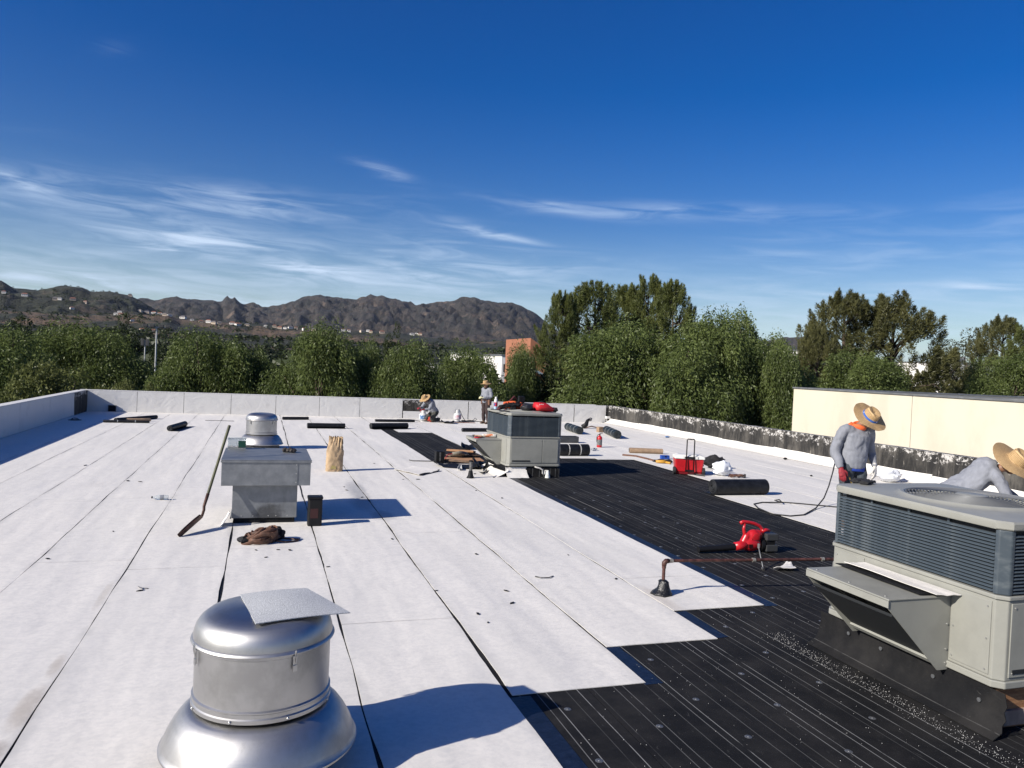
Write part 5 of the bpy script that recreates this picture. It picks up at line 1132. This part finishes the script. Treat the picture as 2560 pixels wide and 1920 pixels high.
# loose black rod behind the shovel, stair of offcuts by the far unit
tag(MB().tube([G(513,1051,.012),G(585,1053,.012)], .012, 6).build('thin_rod', BITU), 'thin black strip lying behind the shovel handle', 'strip')
def bd(name, label, x0, y0, x1, y1, w_, h_, z0, mt, cat='board'):
    a = G(x0,y0,z0); b = G(x1,y1,z0); d = b-a; o = MB().box((0,-w_/2,0),(d.length,w_/2,h_)).build(name, mt, None, bevel=.004); o.location = (a.x,a.y,z0); o.rotation_euler.z = math.atan2(d.y,d.x); return tag(o, label, cat)
bd('wood_board', 'pale orange wood board on top of the junk beside the far unit', 1117,1127,1184,1131, .09,.045,.16, LUM)
bd('plywood_piece', 'flat plywood piece under the junk beside the far unit', 1090,1148,1205,1150, .55,.02,RZ, LUM)
bd('plywood_piece', 'weathered dark plywood strip left of the far unit', 1120,1140,1195,1139, .30,.03,.033, mat('weathered_wood', (.13,.085,.055), .9, var=.3, vscale=8))
bd('wood_board', 'dark narrow board across the junk beside the far unit', 1112,1152,1175,1157, .07,.04,.035, MATS['weathered_wood'])
bd('wood_board', 'short board propping the pale one beside the far unit', 1150,1138,1186,1136, .10,.09,.066, MATS['weathered_wood'])
g = G(1143,1141,.035); gr_ = thing('power_grinder', 'dusty power grinder with red cord on the junk boards', 'grinder', (g.x,g.y-.25,.075), R(15))
MB().tube([(-.2,0,.06),(0,0,.07),(.12,0,.06)], [.04,.055,.05], 12).build('motor', mat('grinder_body', (.17,.155,.12), .6, var=.3, vscale=14), gr_, smooth='all'); MB().tube([(.12,0,.06),(.2,0,.05)], .045, 12).build('head', STEELD, gr_); MB().tube([(.17,0,.03),(.17,0,.045)], .075, 18).build('disc', STEELD, gr_); MB().tube([(-.2,0,.06),(-.32,.0,.05),(-.42,-.1,.02),(-.5,-.2,-.03)], .009, 6).build('cord', RED, gr_)
g = G(1098,1156); o = thing('black_post_block', 'short black square post block at the bare patch edge', 'block', (g.x,g.y,RZ))
MB().box((-.10,-.10,0),(.10,.10,.26)).build('block', BITU, o, bevel=.008); MB().box((-.025,-.104,.03),(.015,-.1,.24)).build('slot', STEELD, o)
tag(MB().tube([G(1023,1150,.03),G(1032,1152,.02),G(1090,1153,.02)], .012, 6).build('bent_rod', STEELD), 'bent dark rod beside the black post block', 'rod')
scrap('membrane_strip', 'wide black membrane flap along the junk beside the far unit', (G(1085,1163),G(1200,1166),G(1195,1176),G(1100,1170)), BITU, lift=.07)
scrap('membrane_strip', 'black membrane flap standing up by the far unit curb', (G(1180,1162),G(1215,1158),G(1217,1176),G(1190,1180)), BITU, lift=.22)
scrap('membrane_strip', 'curled black edged strip below the far unit curb', (G(1196,1187),G(1216,1180),G(1218,1182),G(1202,1188)), BITU, lift=.06)
scrap('sheet_scrap', 'long white offcut with black rim before the vent pipe', (G(985,1176),G(1030,1169),G(1098,1179),G(1048,1191)), WHITE, lift=.03)
scrap('membrane_strip', 'black rim of the long white offcut near the paper sack', (G(1047,1190),G(1098,1178),G(1099,1180),G(1052,1191)), BITU, lift=.03)
scrap('membrane_strip', 'small black bundle behind the pale board', (G(1152,1126),G(1190,1126),G(1186,1116),G(1154,1117)), BITU, lift=.20)
scrap('sheet_scrap', 'grey folded offcut beside the vent pipe', (G(1143,1178),G(1155,1178),G(1152,1170),G(1148,1171)), GRAN, lift=.08)
g = G(1176,1196); vp = thing('vent_pipe', 'short black vent pipe with conical boot before the far unit', 'vent', (g.x,g.y,RZ))
MB().lathe([(.085,0),(.08,.01),(.055,.05),(.045,.12),(.036,.15)], 16).build('boot', BITU, vp, smooth='all'); MB().tube([(0,0,.1),(0,0,.35)], .034, 14).build('pipe', STEELD, vp, smooth=True); MB().tube([(0,0,.33),(0,0,.36)], .042, 14).build('collar', BITU, vp)
# things on the far unit's hood and top
hz_ = A2[2]+.505; HQ = lambda x, y: (A2[0]+x, A2[1]+y, hz_)
p = HQ(-.12,.85); cq = thing('sealant_tube', 'orange and white sealant tube lying on the far unit hood', 'tube', p, R(-15))
MB().tube([(-.17,0,.04),(.05,0,.04)], .036, 14).build('tube', mat('sealant_print', (.55,.15,.05), .5, rgb2=(.62,.58,.50), vscale=14, thr=(.45,.55)), cq, smooth=True); MB().tube([(.05,0,.04),(.10,0,.04)], .038, 14).build('cap', TAPE, cq); MB().tube([(-.17,0,.04),(-.20,0,.04),(-.24,0,.04)], [.02,.012,.006], 8).build('nozzle', TAPE, cq)
p = HQ(-.42,.62); sn = thing('tin_snips', 'tin snips with red grips on the far unit hood', 'snips', p, R(20))
for s in (-1,1): MB().tube([(-.13,.05*s,.015),(-.05,.03*s,.018),(.02,0,.018)], .012, 8).build('grip', RED, sn, smooth='all')
MB().tube([(.02,0,.018),(.12,.005,.018)], [.016,.006], 8).build('blade', STEELD, sn)
p = HQ(-.33,.95); hm = thing('hammer', 'hammer with wooden handle on the far unit hood', 'hammer', p, R(-35))
MB().tube([(-.16,0,.018),(.14,0,.018)], .014, 8).build('handle', LUM, hm); MB().tube([(-.16,-.06,.02),(-.16,.06,.02)], [.018,.014], 8).build('head', STEELD, hm)
p = HQ(-.45,.9); pl_ = thing('pliers', 'grey pliers lying near the hammer on the far unit hood', 'pliers', p, R(50))
for s in (-1,1): MB().tube([(-.12,.03*s,.012),(-.03,.02*s,.014),(.0,0,.014),(.07,.006*s,.014)], .010, 8).build('jaw', GREYM, pl_, smooth='all')
tz2 = A2[2]+HT+.05; TQ = lambda px, d: Vector((atY(px,1000,A2[1]+d).x, A2[1]+d, A2[2]+HT+.004))
p = TQ(1240,1.05); sb = thing('spray_can', 'white and blue spray can standing on the far unit', 'can', p)
MB().lathe([(0,0),(.038,0),(.04,.008),(.04,.06)], 18).build('lower', mat('pale_blue_can', (.35,.48,.62), .4), sb, smooth=30); MB().lathe([(.0402,.06),(.0402,.15)], 18).build('label', mat('can_red_blue', (.40,.02,.03), .4, rgb2=(.03,.05,.22), vscale=18, thr=(.5,.53)), sb, smooth=30); MB().lathe([(.04,.15),(.04,.20),(.03,.225),(.025,.23),(.025,.27),(0,.275)], 18).build('cap', TANKW, sb, smooth=40)
zt2 = A2[2]+HT
hn = thing('safety_harness', 'orange and black safety harness heaped on the far unit', 'harness', TQ(1282,.72))
mb = MB(); ORW = mat('orange_webbing', (.50,.085,.02), .8)
for k in range(10): mb.tube([(-.17+.34*t_+.04*math.sin(k*2+t_*6), .10*math.sin(k*1.7+t_*4), .03+.02*k*.5+.07*abs(math.sin(k*1.1+t_*3))) for t_ in np.linspace(0,1,10)], (.022,.005), 6)
mb.build('webbing', ORW, hn, smooth='all'); mb = MB()
for k in range(5): mb.tube([(-.36+.5*t_, -.12+.05*math.sin(k+t_*4), .02+.10*t_+.02*k) for t_ in np.linspace(0,1,8)], (.016,.006), 6)
mb.build('black_strap', CLOTHB, hn, smooth='all')
MB().tube([(-.38,-.14,.02),(-.20,-.02,.12),(-.02,.06,.22),(.06,.1,.30),(.12,.12,.24)], .022, 8).build('lanyard', mat('maroon_rope', (.10,.02,.02), .8), hn, smooth='all')
MB().prism([(-.12,0),(.06,0),(.02,.14),(-.05,.17)], 'y', -.16,-.10).build('buckle_pad', CLOTHB, hn, bevel=.02)
crumple('tool_bag', 'flat black tool bag between the harness and red bag', 'bag', TQ(1325,.75), (.46,.34,.17), CLOTHB, .25, 11)
crumple('tool_bag', 'round black bundle with pale scuffs beside the red bag', 'bag', TQ(1318,.42), (.26,.22,.17), mat('black_nylon', (.016,.016,.018), .5, rgb2=(.20,.20,.21), vscale=9, thr=(.68,.72)), .28, 12)
o = MB().box((-.07,-.05,0),(.07,.05,.30)).build('black_case', BLKP, None, bevel=.015); o.location = TQ(1303,1.2); tag(o, 'upright black case at the back of the far unit top', 'case')
rb_ = thing('red_bag', 'bright red bag with white scribble mark and black trim on the far unit', 'bag', TQ(1356,.45))
mb = MB(); mb.tube([(-.17,0,.10),(-.08,0,.105),(.08,0,.10),(.20,0,.065),(.29,0,.05)], [(.10,.13),(.105,.15),(.095,.14),(.06,.09),(.04,.06)], 18, side=(0,0,1))
mb.v = [(x+.02*nz((x*12,y*12,z*12)),y+.02*nz((x*12+4,y*12,z*12)),max(0,z+.02*nz((x*12,y*12+4,z*12)))) for x,y,z in mb.v]; mb.build('bag', mat('red_nylon', (.52,.012,.018), .55), rb_, smooth='all')
MB().tube([(.22,0,.06),(.33,-.02,.05),(.34,-.02,.03)], [(.05,.065),(.055,.06),(.03,.04)], 12, side=(0,0,1)).build('black_end', CLOTHB, rb_, smooth='all'); MB().tube([(-.10,.02,.2),(.0,.03,.225),(.06,.02,.19)], .014, 8).build('carry_loop', CLOTHB, rb_)
mb = MB(); mb.tube([(-.11,-.120,.150),(-.09,-.112,.175),(-.075,-.118,.155),(-.05,-.112,.178),(-.03,-.118,.160),(-.005,-.115,.172)], .006, 5); mb.build('scribble_mark', TANKW, rb_)
tag(MB().tube([TQ(1228,.9),TQ(1240,.6)+Vector((0,0,.015)),TQ(1262,.3)+Vector((0,0,.01)),TQ(1275,.15)+Vector((0,0,.012)),TQ(1260,.12)+Vector((0,0,.012)),TQ(1250,.3)+Vector((0,0,.012))], .009, 6).build('power_lead', RUB, smooth='all'), 'black cord lying over the front edge of the far unit top', 'cord')
# loose flakes of black membrane on the white sheets
flk = [(860,1219),(866,1227),(905,1245),(1045,1200),(1008,1200),(1190,1228),(1280,1511),(1191,1388),(1195,1538),(1187,1186),(213,1165),(320,1204),(350,1206),(640,1378),(695,1377),(725,1378),(1265,1480),(1255,1247),(283,1331),(665,1396),(1235,1195),(1128,1166),(935,1160),(1420,1390),(1090,1480),(1540,1450),(1220,1560),(700,1500),(350,1480),(120,1400),(820,1420),(980,1350)]
FL = None
for k, (x, y) in enumerate(flk):
    g = G(x, y); a = rnd.uniform(.02,.05)*(1.2 if y < 1260 else .75)
    o = MB().prism([(-a,-a*.3),(a*.2,-a*.5),(a,.1*a),(a*.3,a*.45),(-a*.6,a*.3)], 'z', 0, .006).build('membrane_flake', BITU); o.location = (g.x,g.y,RZ+.002); o.rotation_euler = (.12,.05,rnd.uniform(0,6)); tag(o, 'small black membrane flake lying on the white sheets', 'flake', 'loose black flakes on the white roof')
o = MB().tube([G(1338,1441,.016),G(1352,1444,.02),G(1372,1444,.022),G(1383,1440,.016)], .006, 5).build('wire_curl', STEELD, smooth='all'); tag(o, 'thin curl of grey wire on the white sheets', 'wire')
o = MB().tube([G(346,1466,.014),G(352,1470,.03),G(371,1471,.014)], .004, 5).build('wire_curl', STEELD, smooth='all'); tag(o, 'short bent wire near the big exhaust fan', 'wire')
# torch hose of the standing roofer
hs = [(2087,1158,.75),(2082,1180,.62),(2072,1215,.35),(2060,1245,.15),(2040,1270,.03),(2010,1287,.02),(1975,1290,.02),(1930,1285,.02),(1895,1270,.02),(1885,1260,.02),(1905,1256,.02),(1932,1256,.03),(1955,1256,.05),(1948,1249,.06),(1936,1250,.04),(1950,1255,.02),(2000,1259,.02),(2085,1267,.02),(2200,1275,.02)]
tag(MB().tube([G(*p) for p in hs], .012, 8).build('gas_hose', RUB, smooth='all'), 'looping black gas hose hanging from the standing roofer to the roof', 'hose')

# ------------------------------------------------------------------ people
SKIN = mat('skin', (.24,.125,.075), .55, var=.1, vscale=20); SHIRT = mat('grey_shirt', (.215,.225,.255), .92, var=.08, vscale=14, bump=.55, bscale=7, stretch=(1.6,1.6,.7))
JEAN = mat('dark_jeans', (.045,.055,.065), .9, var=.25, vscale=16, bump=.2); HAIR = mat('dark_hair', (.012,.009,.008), .6); BOOT = mat('work_boot', (.10,.06,.035), .7)
m = NT('straw'); pq = m.xyz(); rr = m.math('SQRT', m.math('ADD', m.math('MULTIPLY', pq[0], pq[0]), m.math('MULTIPLY', pq[1], pq[1])))
wv = m.math('SINE', m.math('MULTIPLY', m.math('ADD', rr, m.math('MULTIPLY', pq[2], .8)), 620)); ns = m.noise(60, 5, .7)
m.done(m.mix(m.ramp(m.math('ADD', m.math('MULTIPLY', wv, .25), ns), .2, .8), (.26,.155,.065), (.55,.38,.19)), .8, m.bump(m.math('ADD', wv, ns), .5, .004))
STRAW = MATS['straw']
def remesh(o, vox, smooth=3, disp=0., dscale=.12):
    r = o.modifiers.new('remesh', 'REMESH'); r.mode = 'VOXEL'; r.voxel_size = vox; r.use_smooth_shade = True
    if smooth: s = o.modifiers.new('smooth', 'SMOOTH'); s.iterations = smooth; s.factor = .5
    if disp:
        tx = bpy.data.textures.get('folds%.2f' % dscale) or bpy.data.textures.new('folds%.2f' % dscale, 'MARBLE'); tx.noise_scale = dscale; tx.turbulence = 9; tx.noise_depth = 2; tx.marble_type = 'SOFT'
        d = o.modifiers.new('folds', 'DISPLACE'); d.texture = tx; d.strength = disp; d.mid_level = .5
    return o
def rt(pts, n=4):
    """Catmull-Rom points through joints"""
    P = [Vector(p) for p in pts]; P = [P[0]*2-P[1]]+P+[P[-1]*2-P[-2]]; out_ = []
    for i in range(1, len(P)-2):
        for k in range(n):
            t = k/n; out_.append(.5*((2*P[i])+(-P[i-1]+P[i+1])*t+(2*P[i-1]-5*P[i]+4*P[i+1]-P[i+2])*t*t+(-P[i-1]+3*P[i]-3*P[i+1]+P[i+2])*t**3))
    out_.append(P[-2]); return out_
def rr_(rad, n=4):
    out_ = []
    for a, b in zip(rad[:-1], rad[1:]):
        for k in range(n):
            t = k/n; out_.append(tuple(x*(1-t)+y*t for x, y in zip(a, b)) if isinstance(a, tuple) else a*(1-t)+b*t)
    out_.append(rad[-1]); return out_
def limb(mb, pts, rad, side=None, seg=14): mb.tube(rt(pts), rr_(rad), seg, side=side)
def hand(root, wrist, d, up, mt, curl=.5, s=1., thumb=1, name='glove'):
    """palm, four unequal bent fingers and a thumb leaving the side of the palm"""
    d = Vector(d).normalized(); up = Vector(up); up = (up-d*up.dot(d)).normalized(); sd = d.cross(up)*thumb; w0 = Vector(wrist); mb = MB()
    mb.tube([w0-d*.06*s, w0, w0+d*.045*s, w0+d*.095*s], [(.028*s,.034*s),(.024*s,.034*s),(.022*s,.045*s),(.018*s,.044*s)], 14, side=up)
    for k, (off, ln) in enumerate(((-.033,.068),(-.011,.080),(.011,.074),(.033,.058))):
        b = w0+d*.085*s+sd*off*s; a1 = .35*curl; a2 = 1.05*curl; a3 = 1.6*curl; p = [b]
        for a, f in ((a1,.42),(a2,.33),(a3,.25)): p.append(p[-1]+(d*math.cos(a)-up*math.sin(a))*ln*f*1.25*s)
        mb.tube(p, [.0115*s,.011*s,.010*s,.0085*s], 10)
    b = w0+d*.03*s+sd*-.036*s; mb.tube([b, b+(d*.6-sd*.75-up*.2).normalized()*.035*s, b+(d*1.2-sd*.75-up*.5).normalized()*.065*s, b+(d*1.5-sd*.5-up*.9).normalized()*.085*s], [.015*s,.014*s,.012*s,.010*s], 10)
    return remesh(mb.build(name, mt, root, smooth='all'), .0055*s, 2)
def straw_hat(root, c, tilt, rb=.25, crown=.115, band=None, tip=(0,0), name='straw_hat', seed=1., droop=.03, holes=False):
    h = bpy.data.objects.new(name, None); mt = Matrix.Translation(c) @ tilt.to_4x4(); mb = MB(); seg = 56
    prf = [(.010,crown*.86),(.035,crown*.90),(.06,crown*1.0),(.082,crown*.98),(.093,crown*.82),(.098,crown*.45),(.103,.03),(.106,.006),(.125,-.002),(.16,-.002),(.20,.0),(.235,.006),(rb,.010)]
    prf = [(r if r <= .125 else .125+(r-.125)*(rb-.125)/(.25-.125) if r < rb else rb, z) for r, z in prf]; vs = []
    for i, (r, z) in enumerate(prf):
        for k in range(seg):
            a = 2*math.pi*k/seg; sq = 1.0+.14*abs(math.sin(a)) if r < .13 else 1.06
            zz = z
            if r < .08: zz -= .022*math.exp(-(math.cos(a)*r/.03)**2)*(1 if math.sin(a) < .6 else .5)     # pinch along the crown
            if r > .13: f = (r-.13)/(rb-.13); zz += -droop*f*f*(.6+.4*math.cos(2*a))+.016*f*nz((math.cos(a)*2,math.sin(a)*2,seed))
            vs.append((r*math.cos(a), r*sq*math.sin(a), zz))
    n = len(prf); fs = [(i*seg+k, i*seg+(k+1)%seg, (i+1)*seg+(k+1)%seg, (i+1)*seg+k) for i in range(n-1) for k in range(seg)]+[tuple(range(seg))]
    mb.add(vs, fs); o = mb.build(name, STRAW, root, smooth='all', solid=.004); o.matrix_local = mt
    if band: b = MB(); b.tube([(0,0,.006),(0,0,.034)], [(.110,.110*1.14),(.105,.105*1.14)], 40, side=(1,0,0), cap=False); b.build('hat_band', band, o, smooth='all', solid=.003)
    return o
def rot(ax, deg): return Matrix.Rotation(R(deg), 3, ax)
def person(label, loc, rz, J, vox=.013, shirt=None, pants=None, gloves=(None,None), hatrot=None, hat=dict(), neck_cloth=None, under=None, scale=1., belt=None, curl=.6, bulk=1.):
    t = thing('person', label, 'person', loc, rz); t.scale = (scale,)*3; V = {k: Vector(v) for k, v in J.items()}
    sl = (V['shL']-V['shR']).normalized(); hl = (V['hipL']-V['hipR']).normalized(); up = (V['neck']-V['pelvis']).normalized()
    mid = V['pelvis'].lerp(V['neck'], .38); ch = V['pelvis'].lerp(V['neck'], .76)+V.get('bulge', Vector((0,0,0)))
    # body: one continuous surface
    mb = MB()
    limb(mb, [V['pelvis']-up*.10, V['pelvis'], mid, ch, V['neck']-up*.02], [(.13,.09),(.155,.105),(.135,.095),(.155,.11),(.06,.055)], side=hl)
    limb(mb, [V['neck']-up*.06, V['neck'], V['head']], [.058,.055,.055])
    fw = (hatrot @ Vector((0,-1,0))) if hatrot else Vector((0,-1,0)); hu = (hatrot @ Vector((0,0,1))) if hatrot else Vector((0,0,1)); hs = fw.cross(hu)
    H_ = V['head']; hm = Matrix((hs, -fw, hu)).transposed().to_4x4(); hm.translation = H_
    mb.ell((0,0,.012), (.076,.094,.108), 20, 14, mtx=hm); mb.ell((0,-.028,-.062), (.052,.060,.052), 14, 10, mtx=hm)
    mb.tube([hm @ Vector((0,-.088,.022)), hm @ Vector((0,-.104,-.010)), hm @ Vector((0,-.098,-.022))], [.010,.015,.010], 8)
    for s in (-1,1): mb.ell((.078*s,.005,.0), (.012,.022,.032), 10, 8, mtx=hm); mb.ell((.030*s,-.084,.028), (.016,.012,.007), 8, 6, mtx=hm)
    mb.ell((0,-.092,-.052), (.024,.010,.008), 10, 6, mtx=hm)
    for s in 'LR':
        limb(mb, [V['sh'+s], V['el'+s], V['wr'+s]], [.050,.040,.027]); limb(mb, [V['hip'+s], V['kn'+s], V['an'+s]], [.082,.056,.040])
        limb(mb, [V['sh'+s].lerp(ch,.75), V['sh'+s]], [.07,.055])
    body = remesh(mb.build('body', SKIN, t, smooth='all'), .011, 3)
    eye = MB()
    for s in (-1,1): eye.ell((.030*s,-.089,.020), (.011,.006,.007), 8, 6, mtx=hm)
    eye.build('eyes', mat('eye_dark', (.02,.015,.012), .3), body)
    hb = MB(); hb.ell((0,.012,.025), (.084,.095,.108), 18, 12, mtx=hm); hb.v = [p for p in hb.v]; ho = hb.build('hair', HAIR, t, smooth='all')
    bm = bmesh.new(); bm.from_mesh(ho.data); inv = hm.inverted()
    bmesh.ops.delete(bm, geom=[f for f in bm.faces if (lambda q: q.y < -.035 or q.z < -.045)(inv @ f.calc_center_median())], context='FACES'); bm.to_mesh(ho.data); bm.free()
    # shirt
    mb = MB(); limb(mb, [V['pelvis']-up*.085, V['pelvis']+up*.03, mid, ch, V['neck']-up*.055, V['neck']-up*.01], [(.168*bulk,.125*bulk),(.178*bulk,.132*bulk),(.172*bulk,.128*bulk),(.178*bulk,.132*bulk),(.115,.092),(.068,.066)], side=hl, seg=20)
    for s in 'LR':
        limb(mb, [V['sh'+s].lerp(ch,.7), V['sh'+s], V['el'+s], V['el'+s].lerp(V['wr'+s],.55), V['wr'+s]], [.10,.080,.064,.058,.043])
    remesh(mb.build('shirt', shirt or SHIRT, t, smooth='all'), vox*.8, 4, .020, .20)
    if under: mb = MB(); limb(mb, [V['pelvis']-up*.125, V['pelvis']-up*.03], [(.172*bulk,.128*bulk),(.165*bulk,.12*bulk)], side=hl, seg=20); mb.build('undershirt', under, t, smooth='all')
    # trousers
    mb = MB(); limb(mb, [V['pelvis']-up*.10, V['pelvis']-up*.03, V['pelvis']+up*.05], [(.150,.115),(.168,.122),(.160,.115)], side=hl, seg=18)
    for s in 'LR': limb(mb, [V['pelvis'].lerp(V['hip'+s],.7), V['hip'+s], V['kn'+s], V['kn'+s].lerp(V['an'+s],.6), V['an'+s]+Vector((0,0,.02))], [.10,.108,.080,.072,.068])
    remesh(mb.build('trousers', pants or JEAN, t, smooth='all'), vox, 4, .020, .20)
    if belt: mb = MB(); mb.tube([V['pelvis']+up*.0, V['pelvis']+up*.06], [(.186,.14),(.184,.138)], 22, side=hl, cap=False); mb.build('tool_belt', belt, t, smooth='all', solid=.006); q = MB(); pp = V['pelvis']+hl*.19; q.box((pp.x-.05,pp.y-.07,pp.z-.17),(pp.x+.06,pp.y+.07,pp.z+.05)); pp = V['pelvis']-hl*.17; q.box((pp.x-.06,pp.y-.08,pp.z-.16),(pp.x+.05,pp.y+.06,pp.z+.05)); q.build('belt_pouch', belt, t, bevel=.02)
    # boots
    for s in 'LR':
        mb = MB(); a = V['an'+s]; td = Vector(J.get('toe'+s, (0,-1,0))).normalized(); tz_ = a.z
        mb.tube([a+Vector((0,0,.07)), a, Vector((a.x,a.y,max(tz_-.055,a.z-.055)))-td*.03], [.055,.052,.05], 12); mb.tube([a-td*.05+Vector((0,0,-.05)), a+td*.06+Vector((0,0,-.045)), a+td*.15+Vector((0,0,-.055)), a+td*.18+Vector((0,0,-.06))], [(.045,.042),(.045,.046),(.034,.046),(.02,.03)], 12, side=(0,0,1))
        remesh(mb.build('boot', BOOT, t, smooth='all'), .010, 2)
    for k, s in enumerate('RL'):
        d = V.get('hd'+s, (V['wr'+s]-V['el'+s])); hand(t, V['wr'+s]+d.normalized()*.012, d, V.get('hu'+s, Vector((0,-1,0))), gloves[k] or SKIN, curl, 1.05, 1 if s == 'R' else -1, 'glove' if gloves[k] else 'hand')
    if neck_cloth:
        mb = MB(); nn = V['neck']; mb.tube([nn+Vector((.075*math.cos(a)*1.05,.078*math.sin(a)+.0,.012*math.sin(a*2)+.01+.03*math.sin(a))) for a in np.linspace(0, 6.283, 20)], (.035,.018), 8, side=(0,0,1)); mb.tube([nn+Vector((-.06,.05,.03)),nn+Vector((-.10,.06,.0)),nn+Vector((-.13,.04,-.035))], [.04,.045,.02], 10)
        mb.build('neck_cloth', neck_cloth, t, smooth='all')
    straw_hat(t, H_+hu*.068, hatrot or rot('X',0), **hat); return t
RGLV = mat('red_glove', (.23,.014,.022), .7, var=.25, vscale=30, bump=.3); WGLV = mat('white_glove', (.55,.53,.49), .85, var=.12, vscale=30); YGLV = mat('cream_glove', (.60,.56,.33), .8)
ORCL = mat('orange_cloth', (.72,.13,.035), .8, var=.1, vscale=20, bump=.4, bscale=12); BLUC = mat('blue_undershirt', (.012,.045,.30), .85); HBAND = mat('blue_hat_band', (.03,.10,.36), .8, rgb2=(.5,.55,.65), vscale=14, thr=(.58,.62), stretch=(1,1,.4))
# the roofer standing behind the large unit: seen from the front, head bowed to his left
p1 = atY(2140,1150,9.9)
person('roofer in grey sweatshirt and blue banded straw hat standing with head bowed', (p1.x-.05,9.9,RZ), R(-4), dict(
    pelvis=(0,.0,.93), neck=(.03,-.035,1.425), head=(.085,-.13,1.53), shL=(.215,-.01,1.36), shR=(-.195,-.01,1.37), elL=(.285,.03,1.09), elR=(-.285,.03,1.08), wrL=(.285,-.09,.87), wrR=(-.275,-.10,.84), hdL=(-.02,-.15,-1), hdR=(.05,-.35,-1), huL=(.6,-1,0), huR=(-.6,-1,0),
    hipL=(.095,0,.88), hipR=(-.095,0,.88), knL=(.12,-.03,.48), knR=(-.12,-.02,.48), anL=(.13,.02,.085), anR=(-.13,.02,.085), toeL=(.3,-1,0), toeR=(-.2,-1,0)),
    gloves=(RGLV, WGLV), hatrot=rot('Z',8) @ rot('X',46), hat=dict(rb=.24, band=HBAND, seed=2.), neck_cloth=ORCL, under=BLUC, scale=1.12, bulk=1.12)
wd_ = thing('torch_wand', 'thin torch wand held low by the standing roofer', 'torch', (p1.x-.30,9.72,.02), R(10))
MB().tube([(.02,.02,.86),(.10,-.1,.5),(.16,-.22,.06)], .010, 8).build('pipe', mat('brass', (.35,.24,.08), .4, .8), wd_); MB().tube([(.155,-.21,.09),(.17,-.25,.0)], [.02,.035], 10).build('bell', STEELD, wd_); MB().tube([(.0,.05,.93),(.02,.02,.86),(.03,.0,.80)], .017, 8).build('grip', BLKP, wd_)
# the roofer bending over behind the large unit
p2 = atY(2395,1200,7.3)
person('roofer in grey shirt bending forward under a wide straw hat', (p2.x-.02,7.3,RZ), R(-22), dict(
    pelvis=(.0,.05,1.00), bulge=(-.02,.0,.05), neck=(.42,-.12,1.32), head=(.54,-.19,1.385), shL=(.42,.06,1.26), shR=(.33,-.28,1.22), elL=(.60,.02,1.03), elR=(.46,-.36,.95), wrL=(.72,-.12,.88), wrR=(.66,-.33,.86), hdL=(.7,-.1,-.5), hdR=(.9,.0,-.25), huL=(0,-.3,1), huR=(0,-.3,1),
    hipL=(.0,.14,.94), hipR=(.0,-.05,.93), knL=(.06,.16,.50), knR=(.08,-.08,.50), anL=(.0,.18,.085), anR=(.02,-.10,.085), toeL=(1,-.1,0), toeR=(1,-.2,0)),
    gloves=(RGLV, RGLV), hatrot=rot('Z',30) @ rot('X',42), hat=dict(rb=.28, crown=.13, seed=5., droop=.05), scale=1.0, bulk=1.2)
# the roofer standing by the back parapet, seen in profile behind the far unit
p3_ = G(1213,1060)
person('roofer in grey jacket and pale gloves standing at the back parapet', (p3_.x,p3_.y,RZ), R(-62), dict(
    pelvis=(0,0,.92), neck=(0,-.02,1.42), head=(0,-.06,1.535), shL=(.185,0,1.36), shR=(-.185,0,1.36), elL=(.24,.04,1.10), elR=(-.24,.04,1.10), wrL=(.07,-.22,1.04), wrR=(-.08,-.22,1.06), hdL=(-.5,-.8,0), hdR=(.5,-.8,.0), huL=(0,0,1), huR=(0,0,1),
    hipL=(.095,0,.88), hipR=(-.095,0,.88), knL=(.11,-.02,.48), knR=(-.11,-.02,.48), anL=(.12,.02,.085), anR=(-.12,.02,.085)),
    vox=.016, gloves=(YGLV, YGLV), hatrot=rot('X',8), hat=dict(rb=.21, seed=3.), pants=mat('dark_trousers', (.035,.022,.022), .9), belt=LEATH, neck_cloth=CLOTHB)
# the roofer kneeling at the bare patch of the parapet
p4_ = G(1079,1056)
person('roofer in grey shirt kneeling by the propane tanks at the bare wall patch', (p4_.x,p4_.y+.12,RZ), R(-62), dict(
    pelvis=(0,.16,.42), bulge=(0,.05,.05), neck=(0,-.20,.83), head=(0,-.33,.88), shL=(.18,-.16,.78), shR=(-.18,-.16,.78), elL=(.22,-.28,.54), elR=(-.22,-.30,.56), wrL=(.14,-.48,.50), wrR=(-.12,-.50,.55), huL=(0,0,1), huR=(0,0,1),
    hipL=(.10,.14,.36), hipR=(-.10,.14,.36), knL=(.14,-.12,.10), knR=(-.13,-.16,.10), anL=(.12,.30,.09), anR=(-.12,.28,.09), toeL=(0,.2,-1), toeR=(0,.2,-1)),
    vox=.016, gloves=(RGLV, RGLV), hatrot=rot('X',38), hat=dict(rb=.22, seed=6.), pants=mat('olive_trousers', (.05,.05,.042), .9))

# ------------------------------------------------------------------ the air over the valley
hzm = bpy.data.materials.new('haze_air'); hzm.use_nodes = True; t = hzm.node_tree
for n in list(t.nodes): t.nodes.remove(n)
o_ = t.nodes.new('ShaderNodeOutputMaterial'); pv = t.nodes.new('ShaderNodeVolumePrincipled'); pv.inputs['Color'].default_value = (.80,.87,1,1); pv.inputs['Density'].default_value = .000028; pv.inputs['Anisotropy'].default_value = .2
t.links.new(pv.outputs[0], o_.inputs['Volume'])
hz = MB().box((-6100,-3600,GZ-1.5),(6100,8600,420)).build('haze', hzm); hz['kind'] = 'stuff'; tag(hz, 'thin pale haze lying over the valley and hills', 'haze')
